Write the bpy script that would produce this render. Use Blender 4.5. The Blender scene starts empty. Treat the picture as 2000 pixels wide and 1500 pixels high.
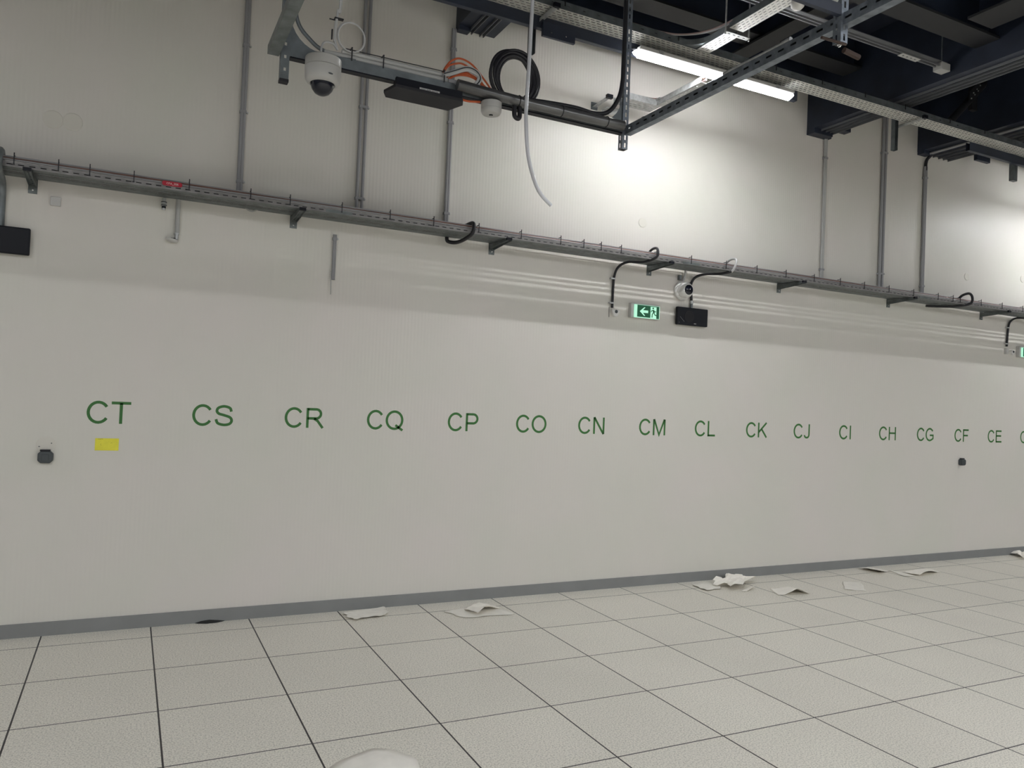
import bpy, math, random
from mathutils import Vector, Matrix
random.seed(7)
PI = math.pi
SC = bpy.context.scene
COL = SC.collection

# ------------------------------------------------------------------ camera, world, exposure
cd = bpy.data.cameras.new('camera')
cam = bpy.data.objects.new('camera', cd)
COL.objects.link(cam)
RIGHT = Vector((0.8951739521, -0.4437359103, 0.0419763792))
DOWN = Vector((0.0466472322, -0.0003905348, -0.9989113490))
FWD = Vector((0.4432692536, 0.8961575020, 0.0203494566))
m3 = Matrix((RIGHT, -DOWN, -FWD)).transposed()
cam.matrix_world = Matrix.Translation((0.40372, -5.46704, 1.54774)) @ m3.to_4x4()
cd.sensor_fit = 'HORIZONTAL'
cd.sensor_width = 36.0
cd.lens = 1511.03 / 2000 * 36
cd.clip_start = 0.05
cd.clip_end = 200
SC.camera = cam

w = bpy.data.worlds.new('world')
SC.world = w
w.use_nodes = True
w.node_tree.nodes['Background'].inputs[0].default_value = (0.5, 0.55, 0.6, 1)
w.node_tree.nodes['Background'].inputs[1].default_value = 0.02

SC.view_settings.view_transform = 'Standard'
SC.view_settings.look = 'None'
SC.view_settings.exposure = 0.0
SC.view_settings.gamma = 1.0
SC.view_settings.use_curve_mapping = False
SC.cycles.max_bounces = 7
SC.cycles.diffuse_bounces = 5
SC.cycles.glossy_bounces = 3
SC.cycles.sample_clamp_indirect = 6

TUBE = 335.0         # radiance of the bare light strip in a wall-row fitting
FILL_BATTEN = 165.0        # radiance of the flat fill fittings added over the hall


# ------------------------------------------------------------------ materials
def mat(name, col, rough=0.5, metal=0.0, var=0.0, vscale=8.0, bump=0.0, bscale=60.0, spec=0.5, stretch=None):
    m = bpy.data.materials.new(name)
    m.use_nodes = True
    nt = m.node_tree
    b = nt.nodes['Principled BSDF']
    b.inputs['Base Color'].default_value = (*col, 1)
    b.inputs['Roughness'].default_value = rough
    b.inputs['Metallic'].default_value = metal
    b.inputs['Specular IOR Level'].default_value = spec
    if var or bump:
        tc = nt.nodes.new('ShaderNodeTexCoord')
        mp = nt.nodes.new('ShaderNodeMapping')
        nt.links.new(tc.outputs['Object'], mp.inputs[0])
        if stretch:
            mp.inputs['Scale'].default_value = stretch
    if var:
        n = nt.nodes.new('ShaderNodeTexNoise')
        n.inputs['Scale'].default_value = vscale
        n.inputs['Detail'].default_value = 4
        nt.links.new(mp.outputs[0], n.inputs['Vector'])
        r = nt.nodes.new('ShaderNodeValToRGB')
        r.color_ramp.elements[0].position = 0.3
        r.color_ramp.elements[1].position = 0.7
        r.color_ramp.elements[0].color = (*[c * (1 - var) for c in col], 1)
        r.color_ramp.elements[1].color = (*[min(1, c * (1 + var)) for c in col], 1)
        nt.links.new(n.outputs[0], r.inputs[0])
        nt.links.new(r.outputs[0], b.inputs['Base Color'])
    if bump:
        n2 = nt.nodes.new('ShaderNodeTexNoise')
        n2.inputs['Scale'].default_value = bscale
        nt.links.new(mp.outputs[0], n2.inputs['Vector'])
        bp = nt.nodes.new('ShaderNodeBump')
        bp.inputs['Strength'].default_value = bump
        bp.inputs['Distance'].default_value = 0.002
        nt.links.new(n2.outputs[0], bp.inputs['Height'])
        nt.links.new(bp.outputs[0], b.inputs['Normal'])
    return m


def emit(name, col, s, base=(0.8, 0.8, 0.8)):
    m = mat(name, base, 0.4)
    b = m.node_tree.nodes['Principled BSDF']
    b.inputs['Emission Color'].default_value = (*col, 1)
    b.inputs['Emission Strength'].default_value = s
    return m


def wall_material():
    m = mat('painted_panel_wall', (0.70, 0.69, 0.655), 0.42, spec=0.35)
    nt = m.node_tree
    b = nt.nodes['Principled BSDF']
    tc = nt.nodes.new('ShaderNodeTexCoord')
    n = nt.nodes.new('ShaderNodeTexNoise')
    n.inputs['Scale'].default_value = 1.3
    n.inputs['Detail'].default_value = 3
    nt.links.new(tc.outputs['Object'], n.inputs['Vector'])
    r = nt.nodes.new('ShaderNodeValToRGB')
    r.color_ramp.elements[0].position = 0.3
    r.color_ramp.elements[1].position = 0.7
    r.color_ramp.elements[0].color = (0.70, 0.69, 0.625, 1)
    r.color_ramp.elements[1].color = (0.73, 0.69, 0.65, 1)
    nt.links.new(n.outputs[0], r.inputs[0])
    nt.links.new(r.outputs[0], b.inputs['Base Color'])
    # fine upright micro ribs rolled into the panels
    wv = nt.nodes.new('ShaderNodeTexWave')
    wv.wave_type = 'BANDS'
    wv.bands_direction = 'X'
    wv.inputs['Scale'].default_value = 12.0
    wv.inputs['Distortion'].default_value = 0.25
    wv.inputs['Detail'].default_value = 1
    nt.links.new(tc.outputs['Object'], wv.inputs['Vector'])
    bp = nt.nodes.new('ShaderNodeBump')
    bp.inputs['Strength'].default_value = 0.5
    bp.inputs['Distance'].default_value = 0.0008
    nt.links.new(wv.outputs[0], bp.inputs['Height'])
    nt.links.new(bp.outputs[0], b.inputs['Normal'])
    return m


def floor_material():
    m = mat('raised_floor_tiles', (0.6, 0.58, 0.53), 0.38, spec=0.4)
    nt = m.node_tree
    L = nt.links.new
    b = nt.nodes['Principled BSDF']
    tc = nt.nodes.new('ShaderNodeTexCoord')
    sp = nt.nodes.new('ShaderNodeSeparateXYZ')
    L(tc.outputs['Object'], sp.inputs[0])

    def mt(op, a, c=None):
        n = nt.nodes.new('ShaderNodeMath')
        n.operation = op
        for i, v in enumerate((a, c)):
            if v is None:
                continue
            if isinstance(v, (int, float)):
                n.inputs[i].default_value = v
            else:
                L(v, n.inputs[i])
        return n.outputs[0]

    def line(axis, off, wdt):
        u = mt('DIVIDE', mt('ADD', axis, off), 0.6)
        f = mt('FRACT', u)
        d = mt('MINIMUM', f, mt('SUBTRACT', 1.0, f))
        return mt('LESS_THAN', mt('MULTIPLY', d, 0.6), wdt), mt('FLOOR', u)
    lx, ix = line(sp.outputs[0], 60.0, 0.0040)
    ly, iy = line(sp.outputs[1], 60.0 + 0.2285, 0.0036)
    ln = mt('MAXIMUM', lx, ly)
    # speckle
    n1 = nt.nodes.new('ShaderNodeTexNoise')
    n1.inputs['Scale'].default_value = 125
    n1.inputs['Detail'].default_value = 5
    n1.inputs['Roughness'].default_value = 0.75
    L(tc.outputs['Object'], n1.inputs['Vector'])
    r1 = nt.nodes.new('ShaderNodeValToRGB')
    r1.color_ramp.elements[0].position = 0.40
    r1.color_ramp.elements[0].color = (0.48, 0.455, 0.395, 1)
    r1.color_ramp.elements[1].position = 0.53
    r1.color_ramp.elements[1].color = (0.82, 0.78, 0.69, 1)
    L(n1.outputs[0], r1.inputs[0])
    # each tile a touch different
    cb = nt.nodes.new('ShaderNodeCombineXYZ')
    L(ix, cb.inputs[0])
    L(iy, cb.inputs[1])
    wn = nt.nodes.new('ShaderNodeTexWhiteNoise')
    L(cb.outputs[0], wn.inputs['Vector'])
    g = mt('ADD', mt('MULTIPLY', wn.outputs['Value'], 0.05), 0.97)
    # broad smears of dust
    n2 = nt.nodes.new('ShaderNodeTexNoise')
    n2.inputs['Scale'].default_value = 1.7
    n2.inputs['Detail'].default_value = 6
    L(tc.outputs['Object'], n2.inputs['Vector'])
    g2 = mt('MULTIPLY', g, mt('ADD', mt('MULTIPLY', n2.outputs[0], 0.14), 0.93))
    vm = nt.nodes.new('ShaderNodeVectorMath')
    vm.operation = 'SCALE'
    L(r1.outputs[0], vm.inputs[0])
    L(g2, vm.inputs[3])
    mx = nt.nodes.new('ShaderNodeMix')
    mx.data_type = 'RGBA'
    L(ln, mx.inputs[0])
    L(vm.outputs[0], mx.inputs[6])
    mx.inputs[7].default_value = (0.012, 0.009, 0.011, 1)
    L(mx.outputs[2], b.inputs['Base Color'])
    bp = nt.nodes.new('ShaderNodeBump')
    bp.invert = True
    bp.inputs['Strength'].default_value = 0.4
    bp.inputs['Distance'].default_value = 0.002
    L(ln, bp.inputs['Height'])
    L(bp.outputs[0], b.inputs['Normal'])
    return m


M = dict(
    railm=mat('tray_rail_steel', (0.23, 0.222, 0.22), 0.5, 0.4, var=0.2, vscale=14),
    wall=wall_material(),
    floor=floor_material(),
    side=mat('side_wall_paint', (0.30, 0.29, 0.27), 0.6),
    ceil=mat('navy_ceiling', (0.012, 0.016, 0.032), 0.7, var=0.3, vscale=1.5),
    navy=mat('navy_steel', (0.016, 0.022, 0.04), 0.5, 0.0, var=0.35, vscale=3),
    flange=mat('grey_steel_flange', (0.013, 0.0135, 0.016), 0.55, 0.0, var=0.2, vscale=2),
    lip=mat('dull_steel_lip', (0.17, 0.175, 0.185), 0.5, 0.3),
    cam=mat('satin_white_casing', (0.44, 0.435, 0.42), 0.4),
    galv=mat('galvanised_steel', (0.16, 0.178, 0.178), 0.45, 0.6, var=0.28, vscale=14, bump=0.15, bscale=40),
    galvl=mat('bright_galvanised_steel', (0.50, 0.51, 0.51), 0.4, 0.5, var=0.2, vscale=30),
    galvd=mat('dark_galvanised_steel', (0.17, 0.19, 0.20), 0.45, 0.6, var=0.25, vscale=12),
    perf=mat('perforated_tray_steel', (0.62, 0.62, 0.58), 0.5, 0.35, var=0.12, vscale=20),
    strut=mat('slotted_steel', (0.20, 0.225, 0.26), 0.42, 0.6, var=0.3, vscale=25),
    base=mat('grey_baseboard', (0.24, 0.245, 0.245), 0.5, var=0.06, vscale=5),
    tube=mat('grey_conduit', (0.30, 0.30, 0.31), 0.5),
    tubel=mat('light_grey_conduit', (0.42, 0.42, 0.41), 0.5),
    black=mat('black_rubber', (0.012, 0.012, 0.016), 0.5),
    blackp=mat('black_plastic', (0.006, 0.007, 0.012), 0.4, spec=0.2),
    charc=mat('charcoal_plastic', (0.022, 0.022, 0.026), 0.6, spec=0.25),
    white=mat('white_plastic', (0.78, 0.77, 0.75), 0.4),
    whited=mat('off_white_plastic', (0.55, 0.545, 0.53), 0.45),
    glass=mat('dark_dome_glass', (0.008, 0.01, 0.018), 0.08),
    grey=mat('slate_grey_plastic', (0.06, 0.07, 0.075), 0.5),
    green=mat('green_vinyl', (0.035, 0.16, 0.03), 0.5),
    yellow=mat('yellow_paper', (0.86, 0.80, 0.07), 0.7, var=0.05, vscale=30),
    ink=mat('pencil_ink', (0.45, 0.40, 0.05), 0.7),
    copper=mat('copper_cable', (0.19, 0.105, 0.085), 0.5, 0.2, var=0.25, vscale=10),
    pink=mat('grey_pink_cable', (0.26, 0.19, 0.185), 0.5),
    orange=mat('orange_cable', (0.50, 0.09, 0.02), 0.45),
    wcable=mat('white_cable', (0.5, 0.5, 0.5), 0.4),
    clear=mat('pale_glossy_hose', (0.62, 0.63, 0.67), 0.18, spec=1.0),
    bundle=mat('grey_wrapped_cable', (0.12, 0.12, 0.12), 0.28, 0.5, var=0.4, vscale=10, stretch=(0.3, 2, 2)),
    red=mat('red_tag', (0.44, 0.008, 0.03), 0.45),
    tagtext=mat('pale_tag_text', (0.75, 0.6, 0.58), 0.5),
    paper=mat('cream_paper', (0.88, 0.84, 0.765), 0.75, var=0.05, vscale=15),
    paper2=mat('pale_translucent_paper', (0.79, 0.76, 0.69), 0.6, var=0.05, vscale=15),
    stain=mat('dark_smudge', (0.02, 0.02, 0.02), 0.8),
    rust=mat('rusty_steel', (0.045, 0.026, 0.02), 0.7),
    led=emit('lit_tube_diffuser', (0.96, 0.98, 1.0), 9.0),
    strip=emit('lit_light_strip', (0.96, 0.98, 1.0), TUBE),
    batten=emit('fill_batten_face', (0.96, 0.98, 1.0), FILL_BATTEN),
    egreen=emit('lit_sign_green', (0.0, 0.10, 0.035), 0.35, (0.0, 0.08, 0.035)),
    ewhite=emit('lit_sign_white', (0.42, 0.95, 0.66), 0.85, (0.3, 0.32, 0.31)),
    screw=mat('bright_screw', (0.7, 0.7, 0.7), 0.25, 0.9),
    patch=mat('wall_filler', (0.69, 0.665, 0.60), 0.5),
)


# ------------------------------------------------------------------ mesh builder
class MB:
    def __init__(s):
        s.v = []
        s.f = []

    def add(s, vs, fs):
        o = len(s.v)
        s.v += [tuple(v) for v in vs]
        s.f += [tuple(i + o for i in f) for f in fs]
        return s

    def box(s, x0, x1, y0, y1, z0, z1):
        vs = [(x, y, z) for x in (x0, x1) for y in (y0, y1) for z in (z0, z1)]
        return s.add(vs, [(0, 1, 3, 2), (4, 6, 7, 5), (0, 4, 5, 1), (2, 3, 7, 6), (0, 2, 6, 4), (1, 5, 7, 3)])

    def obox(s, o, u, v, n):
        """box from corner o along the three edge vectors"""
        o, u, v, n = map(Vector, (o, u, v, n))
        vs = [o + a * u + b * v + c * n for a in (0, 1) for b in (0, 1) for c in (0, 1)]
        return s.add(vs, [(0, 1, 3, 2), (4, 6, 7, 5), (0, 4, 5, 1), (2, 3, 7, 6), (0, 2, 6, 4), (1, 5, 7, 3)])

    def tube(s, path, r, n=10, closed=False, caps=True):
        P = [Vector(p) for p in path]
        N = len(P)
        rings = []
        up = None
        for i, p in enumerate(P):
            if closed:
                t = (P[(i + 1) % N] - P[i - 1]).normalized()
            else:
                t = (P[min(i + 1, N - 1)] - P[max(i - 1, 0)]).normalized()
            if up is None:
                up = t.orthogonal().normalized()
            up = (up - up.dot(t) * t)
            if up.length < 1e-6:
                up = t.orthogonal()
            up.normalize()
            sd = t.cross(up)
            rr = r[i] if isinstance(r, (list, tuple)) else r
            rings.append([p + rr * (math.cos(2 * PI * k / n) * up + math.sin(2 * PI * k / n) * sd) for k in range(n)])
        vs = [v for ring in rings for v in ring]
        fs = []
        for i in range(N if closed else N - 1):
            j = (i + 1) % N
            for k in range(n):
                fs.append((i * n + k, i * n + (k + 1) % n, j * n + (k + 1) % n, j * n + k))
        if not closed and caps:
            fs.append(tuple(range(n - 1, -1, -1)))
            fs.append(tuple((N - 1) * n + k for k in range(n)))
        return s.add(vs, fs)

    def lathe(s, prof, c, ax=(0, 0, 1), n=32):
        """prof: (radius, height along ax)"""
        c = Vector(c)
        ax = Vector(ax).normalized()
        u = ax.orthogonal().normalized()
        v = ax.cross(u)
        vs = []
        for r, h in prof:
            for k in range(n):
                a = 2 * PI * k / n
                vs.append(c + ax * h + max(r, 1e-5) * (math.cos(a) * u + math.sin(a) * v))
        fs = []
        for i in range(len(prof) - 1):
            for k in range(n):
                fs.append((i * n + k, i * n + (k + 1) % n, (i + 1) * n + (k + 1) % n, (i + 1) * n + k))
        fs.append(tuple(range(n - 1, -1, -1)))
        fs.append(tuple((len(prof) - 1) * n + k for k in range(n)))
        return s.add(vs, fs)

    def prism(s, poly, o, u, v, n):
        """poly of (a,b) in the u,v plane at o, thickened along vector n"""
        o, u, v, n = map(Vector, (o, u, v, n))
        k = len(poly)
        vs = [o + a * u + b * v for a, b in poly] + [o + a * u + b * v + n for a, b in poly]
        fs = [tuple(range(k - 1, -1, -1)), tuple(range(k, 2 * k))]
        fs += [(i, (i + 1) % k, k + (i + 1) % k, k + i) for i in range(k)]
        return s.add(vs, fs)

    def slotplate(s, o, u, v, n, L, W, rows, slot, pitch, stagger=0.5, start=0.0, end=0.0):
        """plate L along u, W along v, thickness vector n, with real slots; rows = [(v centre, slot width)]"""
        o, u, v, n = map(Vector, (o, u, v, n))
        prev = 0.0
        for ri, (vc, sw) in enumerate(rows):
            s.obox(o + v * prev, u * L, v * (vc - sw / 2 - prev), n)
            a = 0.0
            x = start + (pitch * stagger if ri % 2 else 0) + pitch - slot
            while x + slot < L - end:
                s.obox(o + u * a + v * (vc - sw / 2), u * (x - a), v * sw, n)
                a = x + slot
                x += pitch
            s.obox(o + u * a + v * (vc - sw / 2), u * (L - a), v * sw, n)
            prev = vc + sw / 2
        s.obox(o + v * prev, u * L, v * (W - prev), n)
        return s

    def build(s, name, m, parent=None, smooth=False, bevel=0.0):
        off = Vector((0, 0, 0))
        p = parent
        while p is not None:
            off += p.location
            p = p.parent
        me = bpy.data.meshes.new(name)
        me.from_pydata([tuple(Vector(v) - off) for v in s.v], [], s.f)
        me.materials.append(m)
        me.update()
        if smooth:
            for q in me.polygons:
                q.use_smooth = True
            me.set_sharp_from_angle(angle=math.radians(38))
        o = bpy.data.objects.new(name, me)
        COL.objects.link(o)
        if parent is not None:
            o.parent = parent
        if bevel:
            bv = o.modifiers.new('bevel', 'BEVEL')
            bv.width = bevel
            bv.segments = 2
            bv.limit_method = 'ANGLE'
        return o


def tag(o, label, cat, group=None):
    o['label'] = label
    o['category'] = cat
    if group:
        o['group'] = group
    return o


def thing(name, label, cat, loc=(0, 0, 0), group=None):
    o = bpy.data.objects.new(name, None)
    o.empty_display_size = 0.1
    COL.objects.link(o)
    o.location = loc
    return tag(o, label, cat, group)


def struct(o):
    o['kind'] = 'structure'
    return o


def copy_tree(o, parent=None, dx=(0, 0, 0)):
    c = o.copy()
    COL.objects.link(c)
    c.parent = parent
    if parent is None:
        c.location = o.location + Vector(dx)
    for ch in list(o.children):
        copy_tree(ch, c)
    return c


def spline(pts, k=8, closed=False):
    P = [Vector(p) for p in pts]
    n = len(P)
    out = []
    for i in range(n if closed else n - 1):
        if closed:
            a, b, c, d = P[i - 1], P[i], P[(i + 1) % n], P[(i + 2) % n]
        else:
            a, b, c, d = P[max(i - 1, 0)], P[i], P[i + 1], P[min(i + 2, n - 1)]
        for j in range(k):
            t = j / k
            out.append(0.5 * ((2 * b) + (c - a) * t + (2 * a - 5 * b + 4 * c - d) * t * t + (3 * b - a - 3 * c + d) * t ** 3))
    if not closed:
        out.append(P[-1])
    return out


# ------------------------------------------------------------------ room shell
CZ = 4.95
X0, X1, Y1 = -9.0, 19.0, -15.5
struct(MB().box(X0, X1, Y1, 0, -0.1, 0).build('floor', M['floor']))
struct(MB().box(X0, X1, Y1, 0, CZ, CZ + 0.1).build('ceiling', M['ceil']))
struct(MB().box(X0, X1, 0, 0.12, 0, 4.68).build('wall_back', M['wall']))
struct(MB().box(X0, X1, 0, 0.12, 4.68, CZ).build('trim_1', M['navy']))
struct(MB().box(X0 - 0.1, X0, Y1, 0, 0, CZ).build('wall_left', M['side']))
struct(MB().box(X1, X1 + 0.1, Y1, 0, 0, CZ).build('wall_right', M['side']))
struct(MB().box(X0, X1, Y1 - 0.1, Y1, 0, CZ).build('wall_front', M['side']))
struct(MB().box(X0, X1, -0.012, 0, 0, 0.082).build('baseboard_back', M['base']))

# round filler caps and a small box on the wall
def cap(x, z, r, label):
    tag(MB().lathe([(r, 0), (r, 0.003), (r * 0.9, 0.005)], (x, 0, z), (0, -1, 0), 28).build('wall_plug', M['patch']), label, 'wall plug', 'round plugs in the upper wall')
cap(4.295, 3.116, 0.042, 'round white plug on the wall, above the lit exit sign in view')
cap(8.688, 3.129, 0.042, 'round white plug high on the wall near the right edge, left of another')
cap(9.714, 3.211, 0.042, 'round white plug on the wall cut by the right edge of the photo')
cap(0.02, 3.142, 0.055, 'large faint plug high on the dim left wall, right one of a pair')
cap(-0.085, 3.137, 0.055, 'large faint plug high on the dim left wall, left one of a pair')
tag(MB().box(-0.075, -0.02, -0.02, 0, 2.61, 2.665).build('junction_box', M['whited'], bevel=0.003),
    'small square white box on the wall under the left end of the cable tray', 'junction box')
cp = tag(MB().lathe([(0.053, 0), (0.053, 0.003), (0.047, 0.0045)], (-0.03, 0, 1.155), (0, -1, 0), 30).build('cover_disc', M['patch']),
         'round pale cover disc just above the grey socket at the left', 'cover disc')
MB().box(-0.069, -0.060, -0.0055, -0.0035, 1.143, 1.148).build('screw', M['grey'], cp)
MB().box(-0.004, 0.002, -0.0055, -0.0035, 1.163, 1.169).build('screw', M['grey'], cp)

# ------------------------------------------------------------------ lettering
GL = {}
def arc(cx, cy, rx, ry, a0, a1, n=22):
    return [(cx + rx * math.cos(math.radians(a0 + (a1 - a0) * i / n)), cy + ry * math.sin(math.radians(a0 + (a1 - a0) * i / n))) for i in range(n + 1)]
def sp2(p, k=8):
    return [(v.x, v.y) for v in spline([(a, b, 0) for a, b in p], k)]
GL['C'] = (1.008, [arc(0.52, 0.5, 0.40, 0.455, 34, 326)])
GL['O'] = (1.086, [arc(0.543, 0.5, 0.425, 0.455, 0, 360, 36)])
GL['Q'] = (1.086, [arc(0.543, 0.5, 0.425, 0.455, 0, 360, 36), [(0.60, 0.24), (1.0, -0.03)]])
GL['G'] = (1.086, [arc(0.545, 0.5, 0.42, 0.455, 36, 292) + [(0.82, 0.13), (0.945, 0.20), (0.945, 0.45), (0.56, 0.45)]])
GL['D'] = (1.008, [[(0.175, 0.0), (0.175, 1.0)], [(0.175, 0.94), (0.5, 0.94)] + arc(0.5, 0.5, 0.37, 0.44, 85, -85)[0:] + [(0.175, 0.06)]])
GL['T'] = (0.853, [[(0.03, 0.94), (0.825, 0.94)], [(0.427, 0), (0.427, 0.94)]])
GL['S'] = (0.931, [sp2([(0.79, 0.70), (0.72, 0.87), (0.46, 0.945), (0.21, 0.87), (0.14, 0.72), (0.23, 0.59), (0.47, 0.52), (0.74, 0.42), (0.82, 0.26), (0.73, 0.11), (0.48, 0.055), (0.20, 0.13), (0.11, 0.32)])])
GL['R'] = (1.008, [[(0.175, 0), (0.175, 1)], [(0.175, 0.94), (0.6, 0.94)] + arc(0.6, 0.71, 0.235, 0.23, 85, -85, 14) + [(0.6, 0.48), (0.175, 0.48)], [(0.50, 0.47), (0.68, 0.36), (0.95, 0.0)]])
GL['P'] = (0.931, [[(0.175, 0), (0.175, 1)], [(0.175, 0.94), (0.56, 0.94)] + arc(0.56, 0.69, 0.25, 0.25, 85, -85, 14) + [(0.56, 0.44), (0.175, 0.44)]])
GL['N'] = (1.008, [[(0.17, 0), (0.17, 1)], [(0.84, 0), (0.84, 1)], [(0.17, 1.0), (0.84, 0.0)]])
GL['M'] = (1.163, [[(0.165, 0), (0.165, 1)], [(1.0, 0), (1.0, 1)], [(0.185, 1.0), (0.582, 0.03), (0.98, 1.0)]])
GL['L'] = (0.777, [[(0.165, 0), (0.165, 1)], [(0.11, 0.06), (0.73, 0.06)]])
GL['K'] = (0.931, [[(0.165, 0), (0.165, 1)], [(0.86, 1.0), (0.17, 0.34)], [(0.42, 0.58), (0.88, 0.0)]])
GL['J'] = (0.698, [[(0.53, 1.0), (0.53, 0.28)] + arc(0.32, 0.27, 0.21, 0.215, 0, -90, 8)[1:] + arc(0.29, 0.25, 0.2, 0.195, -90, -175, 8)[1:]])
GL['I'] = (0.388, [[(0.195, 0), (0.195, 1)]])
GL['H'] = (1.008, [[(0.17, 0), (0.17, 1)], [(0.84, 0), (0.84, 1)], [(0.17, 0.53), (0.84, 0.53)]])
GL['F'] = (0.853, [[(0.17, 0), (0.17, 1)], [(0.12, 0.94), (0.8, 0.94)], [(0.17, 0.5), (0.72, 0.5)]])
GL['E'] = (0.931, [[(0.17, 0), (0.17, 1)], [(0.12, 0.94), (0.86, 0.94)], [(0.17, 0.54), (0.82, 0.54)], [(0.12, 0.06), (0.88, 0.06)]])
GL['A'] = (0.931, [[(0.06, 0), (0.465, 1.0)], [(0.87, 0), (0.465, 1.0)], [(0.2, 0.34), (0.73, 0.34)]])
GL['_'] = (0.777, [[(0.0, -0.1), (0.777, -0.1)]])
GL['2'] = (0.777, [sp2([(0.12, 0.7), (0.2, 0.89), (0.4, 0.95), (0.62, 0.87), (0.66, 0.7), (0.5, 0.45), (0.1, 0.06)]), [(0.07, 0.06), (0.7, 0.06)]])
GL['0'] = (0.777, [arc(0.39, 0.5, 0.28, 0.45, 0, 360, 24)])
GL['6'] = (0.777, [arc(0.4, 0.32, 0.27, 0.27, 0, 360, 20), sp2([(0.64, 0.78), (0.45, 0.95), (0.2, 0.8), (0.13, 0.4)])])


def stroke(mb, pts, wd, place, th):
    """ribbon with mitred joints; place(a,b)->point on the surface, th thickness vector"""
    n = len(pts)
    closed = (abs(pts[0][0] - pts[-1][0]) < 1e-6 and abs(pts[0][1] - pts[-1][1]) < 1e-6)
    l, r = [], []
    for i, (x, y) in enumerate(pts):
        if closed:
            p0, p1 = pts[(i - 1) if i else n - 2], pts[(i + 1) if i < n - 1 else 1]
        else:
            p0, p1 = pts[max(i - 1, 0)], pts[min(i + 1, n - 1)]
        d1 = Vector((x - p0[0], y - p0[1]))
        d2 = Vector((p1[0] - x, p1[1] - y))
        if d1.length < 1e-9:
            d1 = d2
        if d2.length < 1e-9:
            d2 = d1
        d1.normalize()
        d2.normalize()
        t = (d1 + d2).normalized()
        nn = Vector((-t.y, t.x))
        c = max(0.45, nn.dot(Vector((-d1.y, d1.x))))
        h = wd / 2 / c
        l.append((x + nn.x * h, y + nn.y * h))
        r.append((x - nn.x * h, y - nn.y * h))
    vs = [place(*p) for p in l] + [place(*p) for p in r]
    vs2 = [v + th for v in vs]
    fs = []
    for i in range(n - 1):
        fs += [(i, i + 1, n + i + 1, n + i), (2 * n + i, 3 * n + i, 3 * n + i + 1, 2 * n + i + 1),
               (i, 2 * n + i, 2 * n + i + 1, i + 1), (n + i, n + i + 1, 3 * n + i + 1, 3 * n + i)]
    fs += [(0, n, 3 * n, 2 * n), (n - 1, 3 * n - 1, 4 * n - 1, 2 * n - 1)]
    mb.add(vs + vs2, fs)


def glyph(ch, x, z, H, y=-0.0003, th=0.0006, wd=0.128):
    mb = MB()
    for st in GL[ch][1]:
        stroke(mb, st, wd, lambda a, b: Vector((x + a * H, y, z + b * H)), Vector((0, -th, 0)))
    return mb


CAPH = 0.1385
codes = ['CT', 'CS', 'CR', 'CQ', 'CP', 'CO', 'CN', 'CM', 'CL', 'CK', 'CJ', 'CI', 'CH', 'CG', 'CF', 'CE', 'CD']
cleft = [0.177, 0.784, 1.374, 1.953, 2.579, 3.158, 3.731, 4.341, 4.946, 5.547, 6.148, 6.767, 7.348, 7.937, 8.56, 9.148, 9.758]
for c, xl in zip(codes, cleft):
    x = xl - 0.056 * CAPH
    t = thing('wall_lettering', 'green vinyl letters %s on the white wall' % c, 'lettering', (xl, 0, 1.2925), 'green code letters along the wall')
    glyph('C', x, 1.2925, CAPH).build('letter', M['green'], t)
    glyph(c[1], x + GL['C'][0] * CAPH, 1.2925, CAPH).build('letter', M['green'], t)

# yellow note
mb = MB()
N = 8
for i in range(N):
    a0, a1 = i / N, (i + 1) / N
    mb.obox((0.232 + 0.132 * a0, -0.001 - 0.004 * a0 * a0, 1.124), (0.132 / N, -0.004 * (a1 * a1 - a0 * a0), 0), (0, 0, 0.076), (0, -0.0008, 0))
t = thing('sticky_note', 'yellow sticky note stuck under the letters CT', 'sticky note', (0.298, 0, 1.124))
mb.build('note_sheet', M['yellow'], t)
for pts_, w_, y_ in (([(0.246, 1.194), (0.252, 1.196), (0.259, 1.194), (0.266, 1.197), (0.275, 1.195)], 0.0022, -0.0022),
                     ([(0.266, 1.168), (0.262, 1.160), (0.268, 1.155)], 0.0014, -0.0022),
                     ([(0.318, 1.170), (0.324, 1.173), (0.330, 1.169)], 0.0014, -0.0036)):
    mb = MB()
    stroke(mb, pts_, w_, lambda a, b: Vector((a, y_, b)), Vector((0, -0.0003, 0)))
    mb.build('pencil_mark', M['ink'], t)

# ------------------------------------------------------------------ sockets
def socket(x, z, wd, hg, dp, label):
    t = thing('wall_socket', label, 'socket', (x, 0, z))
    c = wd * 0.2
    def oct_(w2, h2, c2):
        return [(-w2 + c2, -h2), (w2 - c2, -h2), (w2, -h2 + c2), (w2, h2 - c2), (w2 - c2, h2), (-w2 + c2, h2), (-w2, h2 - c2), (-w2, -h2 + c2)]
    MB().prism(oct_(wd / 2, hg / 2, c), (x, 0, z), (1, 0, 0), (0, 0, 1), (0, -dp * 0.6, 0)).build('back_box', M['grey'], t, bevel=0.003)
    MB().prism(oct_(wd / 2 * 0.93, hg / 2 * 0.93, c), (x, -dp * 0.6, z), (1, 0, 0), (0, 0, 1), (0, -dp * 0.3, 0)).build('hinged_lid', M['grey'], t, bevel=0.004)
    MB().box(x - wd * 0.22, x + wd * 0.22, -dp, -dp * 0.88, z - hg * 0.3, z + hg * 0.25).build('lid_panel', M['grey'], t, bevel=0.002)
    MB().box(x - wd * 0.36, x + wd * 0.30, -dp * 0.7, -dp * 0.2, z + hg / 2 - 0.001, z + hg / 2 + 0.008).build('hinge', M['charc'], t)
    return t
socket(-0.028, 1.083, 0.082, 0.074, 0.045, 'grey eight-sided wall socket at the left, left of the yellow note')
socket(8.675, 1.068, 0.072, 0.072, 0.05, 'small dark grey wall socket below the letters CF')

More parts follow.
